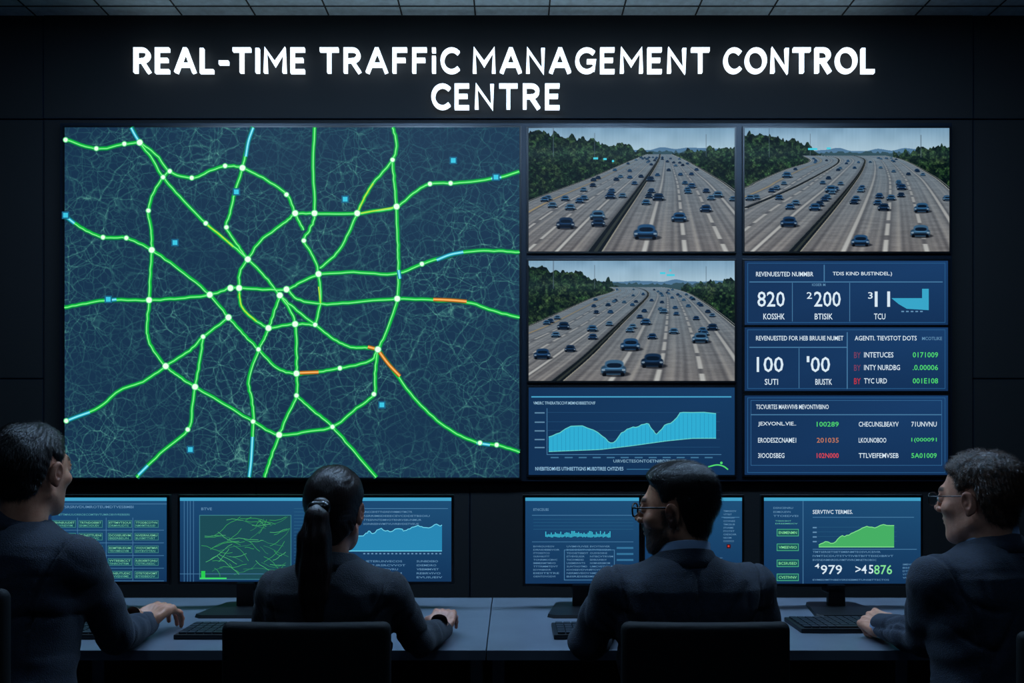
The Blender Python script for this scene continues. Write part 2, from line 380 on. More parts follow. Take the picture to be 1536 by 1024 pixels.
def feed(name,x0,y0,x1,y1,hor,Lc,Mc,Rc,lt,rt,seed,bigcars,mw,L2=None):
    w=int((x1-x0)*Q); h=int((y1-y0)*Q)
    X=(np.arange(w)/Q)[None,:]*np.ones((h,1)); Y=(np.arange(h)/Q)[:,None]*np.ones((1,w))
    r=np.random.default_rng(seed)
    img=np.zeros((h,w,3))
    def blend(mask,col):
        nonlocal img
        img=img*(1-mask[...,None])+np.asarray(col,float)*mask[...,None]
    t=np.clip(Y/hor,0,1)[...,None]
    img=np.array((124,152,172.))*(1-t)+np.array((172,188,196.))*t
    img+=((noise2(h,w,40,30,seed)-.5)*14+(noise2(h,w,3,80,seed+30)-.5)*6)[...,None]
    hill=hor-6+ (noise2(1,w,40,1,seed+1)-.5)*5
    blend(((Y>hill)).astype(float)*.9,(74,106,134))
    blend(((Y>hor-2+ (noise2(1,w,7,1,seed+2)-.5)*4)).astype(float)*.85,(46,66,68))
    n1=noise2(h,w,9,8,seed+3); n2=noise2(h,w,3.4,3,seed+4); n3=noise2(h,w,1.3,1.3,seed+9)
    fol=np.clip(n1*.6+n2*.5+n3*.25-.17,0,1.2)[...,None]
    warm=noise2(h,w,22,16,seed+12)[...,None]
    trees=np.array((10,20,20.))+fol**2.0*(np.array((62,92,44.))*(1-warm*.5)+np.array((104,84,52.))*warm*.5)
    bump=(noise2(1,w,16,1,seed+5)-.5)*10+(noise2(1,w,5,1,seed+6)-.5)*5
    xs=np.arange(w)/Q
    lt_top=np.interp(xs,[p[0] for p in lt],[p[1] for p in lt])[None,:]+bump
    rt_top=np.interp(xs,[p[0] for p in rt],[p[1] for p in rt])[None,:]+bump
    blend(((Y>lt_top)&(X<lt[-1][0])).astype(float),trees); blend(((Y>rt_top)&(X>rt[0][0])).astype(float),trees)
    for px_,ph in ((w/Q*.32,22),(w/Q*.12,30),(w/Q*.86,20)):
        blend(((np.abs(X-px_)<.6)&(Y>hor-ph-8)&(Y<hor+6)).astype(float)*.6,(86,96,104))
    ys=np.arange(h)/Q
    def cx(C):
        P=catmull(C,6); return np.interp(ys,[p[1] for p in P],[p[0] for p in P])[:,None]
    Lx,Mx,Rx=cx(Lc),cx(Mc),cx(Rc)
    dep=np.clip((Y-hor)/(h/Q-hor),0,1)
    road=np.array((108,118,126.))*(1-dep[...,None])+np.array((118,112,110.))*dep[...,None]
    nr=noise2(h,w,30,2.5,seed+7); road=road+((nr-.5)*14+(n3-.5)*10)[...,None]
    top0=max(Lc[0][1],hor)+1
    on=(X>Lx)&(X<Rx)&(Y>top0)
    blend(on.astype(float),road)
    mwx=mw*(dep*.9+.07)
    for (A,B,n,s_) in ((Lx,Mx-mwx,5,0),(Mx+mwx,Rx,5,1)):
        tt=(X-A)/np.maximum(B-A,1); ins=on*(tt>0)*(tt<1)
        st=sum(np.sin(tt*fq+ph) for fq,ph in ((41,1.0+s_),(67,2.1),(113,.4+seed),(171,3.)))
        blend(np.clip(st*.11,0,1)*ins*dep,(184,174,162)); blend(np.clip(-st*.11,0,1)*ins*dep,(42,42,46))
        for k in range(1,n):
            wd=.011
            dash=(np.sin(34/(dep+.16)+k*1.3)>-.7) if k not in (1,n-1) else 1.0
            m_=np.clip(1.6-np.abs(tt-k/n)/wd,0,1)*on*(.3+.6*dep)*dash
            blend(m_,(228,220,210) if k!=1 or s_ else (222,180,108))
        blend(np.clip(np.cos(tt*n*2*math.pi)*.25,0,1)*ins,(56,56,60))
    u=(X-Mx)/np.maximum(mwx,.3); yy=Y>Mc[0][1]
    blend(((np.abs(u)<1)&yy).astype(float),(26,30,32)); blend(((u>-.15)&(u<.3)&yy).astype(float)*.5,(84,86,74)); blend(((u>.8)&(u<1.0)&yy).astype(float)*.8,(170,160,144))
    blend(((u<-.78)&(u>-1.0)&yy).astype(float)*.6,(114,114,114))
    for C,sg in ((Lx,-1),(Rx,1)):
        u=(X-C)*sg; wd=1.5+8*dep
        blend(((u>-1)&(u<wd)&(Y>top0)).astype(float)*.9,(30,38,42)); blend(((u>-1.8)&(u<-.3)&(Y>top0)).astype(float)*.7,(170,166,156))
        blend(((u>wd*.5)&(u<wd*.8)&(Y>top0)).astype(float)*.8,(132,132,126))
    if L2:
        C=cx(L2); u=X-C; wd=1+7*dep
        ok=(Y>L2[0][1])&(Y<L2[-1][1]); blend(((np.abs(u)<wd)&ok).astype(float)*.95,(30,34,36)); blend(((u>wd)&(u<wd+1.2)&ok).astype(float)*.7,(160,155,145)); blend(((u<-wd)&(u>-wd-1)&ok).astype(float)*.5,(130,128,122))
    def car(cx_,cy,sz,tone):
        hw=sz*.5; tone=np.array(tone,float)
        def el(x,y,a,b_,p=3.5): return np.clip((1-(np.abs((X-x)/a)**p+np.abs((Y-y)/b_)**p))*2.6,0,1)
        blend(el(cx_+.08*sz,cy+sz*.24,hw*1.25,sz*.13,2)*.75,(32,34,38))
        blend(el(cx_,cy+sz*.08,hw*1.02,sz*.20),tone*.78)
        blend(el(cx_+.03*sz,cy-sz*.13,hw*.78,sz*.19,2.6),tone)
        blend(el(cx_+.03*sz,cy-sz*.09,hw*.62,sz*.10,2.6)*.9,(16,26,38))
        blend(el(cx_,cy+sz*.03,hw*.92,sz*.035,2)*.6,tone*1.5)
        if sz>9:
            blend(el(cx_-hw*.78,cy+sz*.08,hw*.14,sz*.04)*.7,(160,170,180)); blend(el(cx_+hw*.78,cy+sz*.08,hw*.14,sz*.04)*.7,(160,170,180))
            blend(el(cx_,cy+sz*.17,hw*.85,sz*.06)*.8,(18,22,30))
            blend(el(cx_-hw*.7,cy+sz*.26,hw*.16,sz*.07),(8,10,14)); blend(el(cx_+hw*.7,cy+sz*.26,hw*.16,sz*.07),(8,10,14))
    tones=[(44,76,106),(34,60,88),(50,84,112),(30,50,72),(64,94,118)]
    small=[]
    for i in range(66):
        d_=(r.random()**1.8)*.5+.01; y=hor+5+d_*(h/Q-hor); j=min(int(y*Q),h-1)
        if r.random()<.5: A,B=Lx[j,0],Mx[j,0]-mwx[j,0]
        else: A,B=Mx[j,0]+mwx[j,0],Rx[j,0]
        k=(r.integers(0,5)+.5)/5; x=A+(B-A)*k
        if 0<x<(x1-x0) and not (L2 and abs(x-np.interp(y,[p[1] for p in L2],[p[0] for p in L2]))<7): small.append((y,x,3.6+d_*22))
    for x,y,s_ in bigcars: small.append((y-y0,x-x0,s_*1.08))
    for y,x,s_ in sorted(small): car(x,y,s_,tones[r.integers(0,5)])
    hz=(1-np.clip(np.abs(Y-hor)/20,0,1))[...,None]*.14
    img=img*(1-hz)+np.array((130,156,172.))*hz
    img=(img-100)*1.16+98
    img=img*np.array((.94,.98,1.0))
    img=np.clip(img,0,255)
    p=panel(name,x0,y0,x1,y1)
    gx=np.linspace(x0,x1,w); gy=np.linspace(y0,y1,h)
    wx=(gx-CX)*SD/F; wz=CZ-(gy-HY)*SD/F
    V=np.zeros((h,w,3),np.float32); V[...,0]=wx[None,:]; V[...,1]=SD; V[...,2]=wz[:,None]
    ii=np.arange(h*w).reshape(h,w); Fq=np.stack([ii[:-1,:-1],ii[1:,:-1],ii[1:,1:],ii[:-1,1:]],-1).reshape(-1,4)
    ob=np_mesh('camera_feed',V.reshape(-1,3),Fq,[M_FEED],cols=lin(img).reshape(-1,3),smooth=False); link(ob,p)
    cv=Canvas(SD)
    for (x,y,a_) in labels.get(seed,[]): cv.rect(x,y,x+a_,y+3,(70,200,220),2)
    cv.obj('feed_label',p)
feed('traffic_camera_display',793,192,1102,377,37,[(180,38),(150,50),(90,76),(0,110),(-60,140),(-140,186)],[(197,38),(193,50),(168,88),(134,135),(98,186)],[(212,38),(238,50),(272,70),(309,95),(420,186)],[(0,5),(60,12),(120,22),(160,30),(186,36)],[(215,38),(250,32),(309,24)],11,[(848,334,26),(896,322,22),(897,333,20),(968,347,34),(1018,325,22),(1058,312,17),(987,295,17),(915,293,15),(1037,278,12),(1076,291,15),(975,268,12),(855,310,15)],13)
feed('traffic_camera_display',1117,192,1424,377,38,[(85,40),(98,50),(62,62),(20,80),(0,90),(-90,125),(-200,186)],[(160,40),(178,46),(179,54),(168,74),(133,118),(73,186)],[(205,40),(238,48),(272,66),(307,92),(400,186)],[(0,8),(50,14),(90,24),(115,36)],[(222,38),(260,30),(307,26)],12,[(1290,360,26),(1183,332,24),(1222,310,17),(1382,311,22),(1380,346,28),(1325,310,17),(1246,283,17),(1336,296,13),(1180,262,14),(1352,280,14),(1125,296,14)],11,L2=[(105,40),(135,44),(141,49),(133,57),(95,78),(60,95),(0,120)])
feed('traffic_camera_display',793,391,1102,571,36,[(118,38),(128,45),(95,56),(50,76),(0,98),(-90,130),(-200,180)],[(150,38),(172,43),(179,51),(166,66),(135,96),(88,142),(42,180)],[(190,38),(226,44),(256,58),(309,98),(400,180)],[(0,8),(60,16),(100,24),(135,36)],[(228,38),(262,32),(309,28)],13,[(920,551,36),(978,540,32),(945,516,28),(813,530,24),(855,522,16),(1050,506,24),(888,492,15),(845,488,18),(968,482,15),(1010,496,14),(1068,490,16),(995,466,12)],11)

def bg(cv,x0,y0,x1,y1,c0=(18,48,86),c1=(24,60,104)):
    cv.rect(x0,y0,x1,y1,[c0,c1,c0,c0],0)
WH=(215,232,244); DIM=(96,140,176); LN=(70,120,160); GR=(80,215,110); RD=(225,70,80)
# chart display
p=panel('traffic_chart_display',793,581,1102,712); cv=Canvas(SD); bg(cv,793,581,1102,712,(16,48,84),(20,58,98))
cv.rect(797,594,1097,596,(70,160,200),1); cv.text('VMEIRC TFHERATBCCIVF.MEMNDIBBEETIOVIF',800,893,602,606.5,(150,190,215),1)
top=[(823,655),(840,648),(865,638),(890,645),(908,658),(920,664),(932,650),(945,641),(958,640),(970,634),(978,643),(985,650),(997,638),(1010,632),(1018,622),(1025,619),(1074,619)]
bot=[(1074,657),(1040,657),(1000,661),(950,668),(900,674),(823,677)]
T=[(x,y+random.uniform(-1.2,1.2)) for x,y in catmull(top,3)]
def area(cv,T,by,c,edge,lay=2):
    for i in range(len(T)-1):
        x0,y0=T[i]; x1,y1=T[i+1]; cv.poly([(x0,y0),(x1,y1),(x1,by(x1)),(x0,by(x0))],c,lay)
    cv.line(T,1.2,edge,lay+1); cv.line([(x,by(x)) for x,y in T],1.2,edge,lay+1)
byf=lambda x: np.interp(x,[p_[0] for p_ in bot[::-1]],[p_[1] for p_ in bot[::-1]])
area(cv,T,byf,(46,172,210),(100,205,200))
for i in range(40): cv.rect(823+i*6.3,np.interp(823+i*6.3,[q[0] for q in T],[q[1] for q in T])+2,823.7+i*6.3,byf(823+i*6.3),(38,146,186),4)
for y in (618,632,645,658,670): cv.rect(802,y,817,y+2,(90,130,160),1); cv.rect(820,y,1080,y+.6,(34,78,116),1)
cv.rect(820,612,821,682,LN,1); cv.rect(820,681,1082,682,LN,1)
for i in range(12): cv.rect(826+i*21,685,838+i*21,687,(60,110,145),1)
cv.text('UIRVECTESONTOETNIBDTIVENNEB',920,1030,689,693.5,(130,170,195),2); cv.text('NVEBITEOMVES UTIHIIETTIGNS MUBDTIREE CHTIZVE5',803,935,700,705.5,(150,195,225),2)
cv.line(catmull([(1062,700),(1075,697),(1085,699),(1092,704)],4),2,GR,3); cv.disc(1082,694,2,GR,3); cv.rect(940,703,1060,704,(60,120,160),2)
cv.obj('chart_content',p)
# statistics displays
p=panel('statistics_display',1117,391,1422,487); cv=Canvas(SD); bg(cv,1117,391,1422,487); cv.frame(1121,394,1418,484,1,(38,88,134),1)
cv.text('REVENUES/TED NUMMBR',1134,1220,407.5,414.5,WH,2); cv.text('TDIS KIND BUSTINDEL.)',1249,1338,407.5,414.5,WH,2)
cv.rect(1235.5,397,1237,423,LN,2); cv.rect(1124,422,1414,423.5,LN,2); cv.rect(1188,424,1189,482,LN,2); cv.rect(1274,424,1275,482,LN,2)
cv.text('820',1136,1177,437,460,WH,3); cv.text('2',1210,1218,438,448,WH,3); cv.text('200',1221,1261,437,460,WH,3); cv.text('3',1302,1309,438,448,WH,3); cv.text('11',1312,1335,437,460,WH,3)
cv.text('KOSSHK',1145,1177,470,479,WH,2); cv.text('BTISIK',1222,1249,470,479,WH,2); cv.text('TCU',1311,1328,470,479,WH,2); cv.text('IOSIER M',1218,1238,425,429,DIM,2)
cv.poly([(1337,447),(1383,447),(1383,433),(1393,433),(1393,465),(1360,463),(1348,456)],(56,165,200),3)
for i in range(5): cv.rect(1352+i*7,466,1356+i*7,468,DIM,2)
cv.obj('statistics_content',p)
p=panel('statistics_display',1117,491,1422,586); cv=Canvas(SD); bg(cv,1117,491,1422,586); cv.frame(1121,494,1418,583,1,(38,88,134),1)
cv.text('REVENUESTED FOR HEB BRUUIE NUMET',1134,1265,503.5,510.5,WH,2); cv.text('AGENTI. TIEVSTOT DOTS',1282,1375,503.5,510.5,WH,2); cv.text('MCOTLIKE',1383,1413,505,510,DIM,2)
cv.rect(1124,520,1270,521.5,LN,2); cv.rect(1270,498,1271.5,583,LN,2); cv.rect(1198,522,1199,582,LN,2)
cv.text('100',1135,1175,535,558,WH,3); cv.text('1',1210,1214,534,543,WH,3); cv.text('00',1216,1245,535,558,WH,3)
cv.text('SUTI',1147,1167,568,577,WH,2); cv.text('BIUSTK',1223,1248,568,577,WH,2)
for y,t1,t2 in ((532,'INTETUCES','0171009'),(551,'INTY NURDBG','.0.00006'),(571,'TYC URD','001E108')):
    cv.text('BY',1281,1291,y-4,y+5,(190,50,60) if y>560 else (120,60,90),2); cv.text(t1,1296,1296+len(t1)*4.9,y-4,y+4,WH,2); cv.text(t2,1369,1407,y-4,y+4,GR,2)
cv.obj('statistics_content',p)
p=panel('statistics_display',1117,593,1422,712); cv=Canvas(SD); bg(cv,1117,593,1422,712); cv.frame(1121,596,1418,709,1,(38,88,134),1)
cv.text('TSCVURTES MARVVIVB MEVONTIVBINO',1134,1243,606.5,613.5,WH,2); cv.rect(1126,621,1412,622.5,LN,2); cv.frame(1126,600,1413,698,.8,(50,100,145),1)
for y,a_,b_,c_,d_,col in ((636,'JEXVONL.VIE..','100289','CHECUNSLBEAYV','71UNVNU',GR),(660,'ERODESZCNAME1','201035','LKOUNOBOO','1(000091',(190,120,90)),(683,'3IOODSBEG','102N000','TTLVEIFEMVSEB','5A01009',RD)):
    cv.text(a_,1137,1137+len(a_)*4.4,y-3.7,y+3.7,WH,2); cv.text(b_,1225,1258,y-3.7,y+3.7,col,2); cv.text(c_,1288,1288+len(c_)*4.6,y-3.7,y+3.7,WH,2); cv.text(d_,1367,1405,y-3.7,y+3.7,GR if y>640 else WH,2)
cv.obj('statistics_content',p)

# ---------------------------------------------------------------- desk
DZ=.75; DF=2.287; DB=3.03
b=MB()
for x0,x1 in ((-2.3,-.0715),(-.069,2.3)):
    b.box(x0,x1,DF,DB,DZ-.028,DZ,M_DESK,bev=.003)
    b.box(x0+.05,x1-.05,DF+.45,DF+.47,.18,DZ-.028,M_DESKD)
    for x in (x0+.03,(x0+x1)/2,x1-.03): b.box(x-.02,x+.02,DF+.12,DB-.06,0,DZ-.028,M_DESKD,bev=.003)
b.box(-2.3,2.3,DB-.012,DB,.3,DZ+.0,M_DESKD)
b.obj('control_desk')

# ---------------------------------------------------------------- monitors
MD=2.85
def monitor(x0,y0,x1,y1,cxp,draw,name='computer_monitor'):
    a=W(x0,y0,MD); c=W(x1,y1,MD); cxw=(cxp-CX)*MD/F
    e=empty(name,((a.x+c.x)/2,MD+.02,DZ))
    b=MB(); b.box(a.x,c.x,MD+.001,MD+.022,c.z,a.z,M_BEZ,bev=.003)
    b.box(a.x+.06,c.x-.06,MD+.02,MD+.045,c.z+.05,a.z-.05,M_PLAST,bev=.006); b.obj('housing',e)
    b=MB(); b.box(cxw-.029,cxw+.029,MD-.02,MD,DZ+.008,c.z+.01,M_PLAST,bev=.004)
    b.box(cxw-.029,cxw+.029,MD-.02,MD+.035,c.z-.02,c.z+.0,M_PLAST,bev=.004)
    b.box(cxw-.029,cxw+.029,MD+.02,MD+.05,c.z-.02,c.z+.12,M_PLAST,bev=.004); b.obj('stand_neck',e)
    b=MB(); bm=b.bm; b.mi(M_PLAST)
    pts=[(-.10,-.17),(.10,-.17),(.12,-.15),(.085,.04),(.07,.055),(-.07,.055),(-.085,.04),(-.12,-.15)]
    lo=[bm.verts.new((cxw+q[0],MD+q[1],DZ)) for q in pts]; hi=[bm.verts.new((cxw+q[0]*.97,MD+q[1]*.97,DZ+.010)) for q in pts]
    bm.faces.new(lo[::-1]); bm.faces.new(hi)
    for k in range(8): bm.faces.new([lo[k],lo[(k+1)%8],hi[(k+1)%8],hi[k]])
    b.obj('stand_base',e)
    cv=Canvas(MD,.00025); ix0,iy0,ix1,iy1=x0+4,y0+4,x1-4,y1-5
    cv.rect(ix0,iy0,ix1,iy1,[(26,70,112),(30,78,118),(18,52,90),(18,50,88)],0)
    cv.rect(ix0,iy0,ix1,iy0+5,(64,160,200),1)
    draw(cv,ix0,iy0,ix1,iy1); cv.obj('screen_content',e)
rw='ETIVBNOMVESURDTC'
def rt(n): return ''.join(random.choice(rw) for _ in range(n))
def rows(cv,x0,x1,y0,y1,step,col,n=14,lay=2):
    y=y0
    while y<y1:
        e_=x0+(x1-x0)*random.uniform(.6,1); cv.text(rt(n),x0,e_,y,y+step*.5,col,lay); y+=step
def m1(cv,x0,y0,x1,y1):
    cv.rect(x0,y0+9,x1,y0+10,LN,2); rows(cv,88,245,758,766,8,DIM,26); rows(cv,88,245,770,775,6,(80,150,160),34)
    for j in range(5):
        y=780+j*19
        for i,x in enumerate((38,78,118,162,202)):
            cv.rect(x,y,x+36,y+11,(22,74,92),2); cv.frame(x,y,x+36,y+11,.8,(62,130,130),3); cv.text(rt(10),x+2,x+34,y+2,y+5.2,(120,200,160),4); cv.text(rt(9),x+2,x+31,y+6.5,y+9.4,(96,176,150),4)
        cv.rect(x0+4,y+14.5,x1-4,y+15.3,LN,2)
    for x in (116,159,199): cv.rect(x,776,x+.8,y1-2,LN,3)
def m2(cv,x0,y0,x1,y1):
    for x in (276,281,285,290): cv.rect(x,y0+5,x+.8,y1,LN,2)
    cv.text('BTVE',302,318,761,765,DIM,2); cv.frame(299,772,437,869,1,(60,130,140),2); cv.rect(300,773,436,868,(28,74,84),1)
    for k in range(60):
        x=random.uniform(301,420); y=random.uniform(776,864); a_=random.uniform(-.7,.7); l=random.uniform(12,60)
        P=[(x,y)]
        for q in range(6):
            a_+=random.uniform(-.35,.35); nx=P[-1][0]+math.cos(a_)*l/6; ny=P[-1][1]+math.sin(a_)*l/6
            if not(301<nx<435 and 774<ny<867): break
            P.append((nx,ny))
        if len(P)>1: cv.line(P,.7,random.choice([(56,160,90),(46,130,90),(76,180,110)]),3)
    cv.rect(300,866,340,868,(60,220,100),4); cv.rect(302,856,308,866,(40,200,80),4)
    for y in range(762,870,5): cv.rect(441,y,468,y+1,(40,90,125),2)
    cv.rect(x0,860,x1,860.8,LN,2)
def m2b(cv,x0,y0,x1,y1):
    cv.rect(540,762,672,763,LN,2); rows(cv,545,660,766,786,6,DIM,24)
    T=[(480,815),(500,810),(545,802),(553,796),(560,799),(572,793),(585,797),(600,792),(607,796),(618,790),(630,788),(640,792),(652,787),(663,788)]
    T=[(x,y+random.uniform(-1.5,1.5)) for x,y in catmull(T,4)]; area(cv,T,lambda x:826,(40,135,180),(110,210,235),3)
    for i in range(20): cv.rect(545+i*6,829,548+i*6,831,DIM,2)
    rows(cv,545,610,840,868,6,DIM,12); rows(cv,625,665,840,868,6,DIM,8)
def m3(cv,x0,y0,x1,y1):
    cv.text('BTNICEIUBS',800,823,762,766,DIM,2); cv.rect(798,772,950,773,LN,2)
    for i in range(48):
        x=818+i*2.05; hh=random.uniform(1.5,7); cv.rect(x,803-hh,x+1.3,803+random.uniform(1,3),(62,190,215),3)
    for y in range(778,794,5): cv.rect(800,y,950,y+.7,(36,88,125),2)
    cv.rect(798,812,950,812.8,LN,2)
    for cx_ in (800,850,885): rows(cv,cx_,cx_+40,818,868,5,DIM,10)
    cv.frame(846,824,922,870,1,LN,3)
    for i in range(5): cv.rect(925,820+i*9,950,823+i*9,(50,110,150),2)
def m3b(cv,x0,y0,x1,y1):
    rows(cv,1085,1105,765,812,5,DIM,6); cv.rect(1082,775,1109,776,LN,2); cv.rect(1090,816,1096,822,(60,20,24),3); cv.rect(1091.5,817.5,1094,820,(220,60,50),4)
    rows(cv,985,1105,830,866,6,DIM,18)
def m4(cv,x0,y0,x1,y1):
    cv.rect(1204,y0+5,1205,y1,LN,2); rows(cv,1160,1200,760,776,6,DIM,8)
    cv.text('SERVTIVC TERMES.',1219,1279,764.5,770.5,WH,2); cv.rect(1219,775,1371,776,LN,2)
    for y in (793,815,839,860):
        cv.rect(1165,y,1198,y+11,(24,84,88),2); cv.frame(1165,y,1198,y+11,1,(70,170,130),3); cv.text(rt(8),1168,1195,y+3.5,y+7.5,(130,220,155),4)
    rows(cv,1163,1200,780,788,4,(96,180,160),9)
    T=[(1228,818),(1238,812),(1250,814),(1260,805),(1270,803),(1280,798),(1290,794),(1300,790),(1312,791),(1325,787),(1341,787)]
    T=[(x,y+random.uniform(-1,1)) for x,y in catmull(T,3)]; area(cv,T,lambda x:820,(70,175,100),(130,225,140),3)
    for y in (790,797,804,811): cv.rect(1219,y,1225,y+2,DIM,2); cv.rect(1226,y,1345,y+.5,(40,90,125),2)
    rows(cv,1219,1375,826,841,6,DIM,30); cv.rect(1219,823,1375,824,LN,2)
    cv.text('4',1222,1229,845,852,WH,3); cv.text('979',1231,1263,847,861,WH,3); cv.text('>4',1283,1300,847,860,WH,3); cv.text('5',1303,1310,847,860,WH,3); cv.text('876',1311,1338,847,861,(130,225,150),3)
    rows(cv,1354,1376,845,866,5,DIM,5); rows(cv,1219,1370,868,871,5,DIM,30)
monitor(20,742,254,877,142,m1); monitor(266,742,473.5,877,370,m2); monitor(474.5,742,681,877,577,m2b)
monitor(784,742,962.5,880,871,m3); monitor(963.5,742,1117,880,1037,m3b); monitor(1142,742,1385,880,1252,m4)

# ---------------------------------------------------------------- keyboards
KB=[]
def keyboard(cx,cy):
    b=MB(); w,dp=.43,.16
    b.box(-w/2,w/2,-dp/2,dp/2,0,.014,M_PLAST,bev=.004)
    for r_ in range(5):
        for k in range(17):
            x=-w/2+.012+k*.0242; y=-dp/2+.010+r_*.0285
            if r_==0 and 4<=k<=8:
                if k==4: b.box(x,x+5*.0242-.004,y,y+.024,.013,.019,M_KEY,bev=.0015)
                continue
            b.box(x,x+.0205,y,y+.024,.013,.019,M_KEY)
    ob=b.obj('computer_keyboard'); ob.location=(cx,cy,DZ+.0095)
    KB.append((cx-w/2,cx+w/2,cy-dp/2,cy+dp/2))
keyboard(-.755,2.485); keyboard(.335,2.485); keyboard(1.07,2.56); keyboard(-1.40,2.485)

# ---------------------------------------------------------------- SDF tools
class Field:
    def __init__(s,lo,hi,res):
        s.lo=np.array(lo,float); s.res=res; n=np.ceil((np.array(hi)-s.lo)/res).astype(int)+1
        s.ax=[(s.lo[i]+np.arange(n[i])*res).astype(np.float32) for i in range(3)]
        s.f=np.full(n,.06,np.float32)
    def sl(s,lo,hi,m):
        r=[]
        for i in range(3):
            a=int(max(0,math.floor((lo[i]-m-s.lo[i])/s.res))); b=int(min(len(s.ax[i]),math.ceil((hi[i]+m-s.lo[i])/s.res)+1))
            r.append(slice(a,max(b,a)))
        return tuple(r)
    def grid(s,sl): return s.ax[0][sl[0]][:,None,None],s.ax[1][sl[1]][None,:,None],s.ax[2][sl[2]][None,None,:]
    def op(s,fn,lo,hi,k,mode='add'):
        sl=s.sl(lo,hi,k+4*s.res)
        if any(q.stop<=q.start for q in sl): return
        d=fn(*s.grid(sl)); a=s.f[sl]
        if mode=='add':
            if k>0: h=np.clip(.5+.5*(d-a)/k,0,1); s.f[sl]=d+(a-d)*h-k*h*(1-h)
            else: s.f[sl]=np.minimum(a,d)
        else:
            d=-d
            if k>0: h=np.clip(.5-.5*(d-a)/k,0,1); s.f[sl]=d+(a-d)*h+k*h*(1-h)
            else: s.f[sl]=np.maximum(a,d)
    def cap(s,a,b,ra,rb,k=.01,mode='add'):
        a=np.array(a,float);b=np.array(b,float); ba=b-a; L=max(ba@ba,1e-9); m=max(ra,rb)
        def fn(X,Y,Z):
            px,py,pz=X-a[0],Y-a[1],Z-a[2]; h=np.clip((px*ba[0]+py*ba[1]+pz*ba[2])/L,0,1)
            return np.sqrt((px-ba[0]*h)**2+(py-ba[1]*h)**2+(pz-ba[2]*h)**2)-(ra+(rb-ra)*h)
        s.op(fn,np.minimum(a,b)-m,np.maximum(a,b)+m,k,mode)
    def ell(s,c,r,k=.01,mode='add',R=None):
        c=np.array(c,float); r=np.array(r,float); m=r.max(); Rm=np.eye(3) if R is None else np.array(R)
        def fn(X,Y,Z):
            p=[X-c[0],Y-c[1],Z-c[2]]; q=[Rm[0,i]*p[0]+Rm[1,i]*p[1]+Rm[2,i]*p[2] for i in range(3)]
            k0=np.sqrt((q[0]/r[0])**2+(q[1]/r[1])**2+(q[2]/r[2])**2)+1e-6; k1=np.sqrt((q[0]/r[0]**2)**2+(q[1]/r[1]**2)**2+(q[2]/r[2]**2)**2)+1e-6
            return k0*(k0-1)/k1
        s.op(fn,c-m,c+m,k,mode)
    def box(s,c,h,r,k=.01,mode='add',R=None,curve=0):
        c=np.array(c,float); h=np.array(h,float)-r; m=np.linalg.norm(h)+r+.02; Rm=np.eye(3) if R is None else np.array(R)
        def fn(X,Y,Z):
            p=[X-c[0],Y-c[1],Z-c[2]]; q=[Rm[0,i]*p[0]+Rm[1,i]*p[1]+Rm[2,i]*p[2] for i in range(3)]
            if curve: q[1]=q[1]-curve*q[0]**2
            d=[np.abs(q[i])-h[i] for i in range(3)]
            o=np.sqrt(np.maximum(d[0],0)**2+np.maximum(d[1],0)**2+np.maximum(d[2],0)**2); return o+np.minimum(np.maximum(np.maximum(d[0],d[1]),d[2]),0)-r
        s.op(fn,c-m,c+m,k,mode)
    def sample(s,P,f=None):
        f=s.f if f is None else f
        q=(P-s.lo)/s.res; q=np.clip(q,0,np.array(f.shape)-1.001); i=q.astype(int); t=q-i
        r=0
        for a in (0,1):
            for b_ in (0,1):
                for c in (0,1):
                    w=(t[:,0] if a else 1-t[:,0])*(t[:,1] if b_ else 1-t[:,1])*(t[:,2] if c else 1-t[:,2]); r=r+w*f[i[:,0]+a,i[:,1]+b_,i[:,2]+c]
        return r
    def normal(s,P):
        e=s.res*1.2; n=np.stack([s.sample(P+d)-s.sample(P-d) for d in np.eye(3)*e],1); return n/np.maximum(np.linalg.norm(n,axis=1,keepdims=True),1e-9)
    def mesh(s):
        f=s.f; S=(f<0); nx,ny,nz=f.shape
        cnt=np.zeros((nx-1,ny-1,nz-1),np.int8)
        for i in (0,1):
            for j in (0,1):
                for k in (0,1): cnt+=S[i:nx-1+i,j:ny-1+j,k:nz-1+k]
        act=(cnt>0)&(cnt<8); I,J,K_=np.nonzero(act); idx=np.full(act.shape,-1,np.int32); idx[act]=np.arange(len(I))
        acc=np.zeros((len(I),3)); num=np.zeros(len(I))
        C=[(i,j,k) for i in (0,1) for j in (0,1) for k in (0,1)]
        for a in C:
            for ax in range(3):
                if a[ax]==1: continue
                b_=list(a); b_[ax]=1
                fa=f[I+a[0],J+a[1],K_+a[2]]; fb=f[I+b_[0],J+b_[1],K_+b_[2]]; m=(fa<0)!=(fb<0)
                t=np.where(m,fa/np.where(m,fa-fb,1),0)
                for q in range(3): acc[:,q]+=np.where(m,a[q]+(t if q==ax else 0),0)
                num+=m
        V=s.lo+s.res*(np.stack([I,J,K_],1)+acc/num[:,None])
        Fs=[]
        for ax in range(3):
            u,v=(ax+1)%3,(ax+2)%3
            sa=[slice(None)]*3; sb=[slice(None)]*3; sa[ax]=slice(0,-1); sb[ax]=slice(1,None)
            A=S[tuple(sa)]; B=S[tuple(sb)]; ch=A!=B
            P=np.stack(np.nonzero(ch),1); ok=(P[:,u]>0)&(P[:,v]>0)&(P[:,u]<f.shape[u]-1)&(P[:,v]<f.shape[v]-1); P=P[ok]
            out=A[tuple(P.T)]
            def ci(du,dv):
                q=P.copy(); q[:,u]-=du; q[:,v]-=dv; return idx[tuple(q.T)]
            fq=np.stack([ci(1,1),ci(0,1),ci(0,0),ci(1,0)],1); fq[~out]=fq[~out][:,::-1]; Fs.append(fq)
        Fs=np.concatenate(Fs); Fs=Fs[(Fs>=0).all(1)]
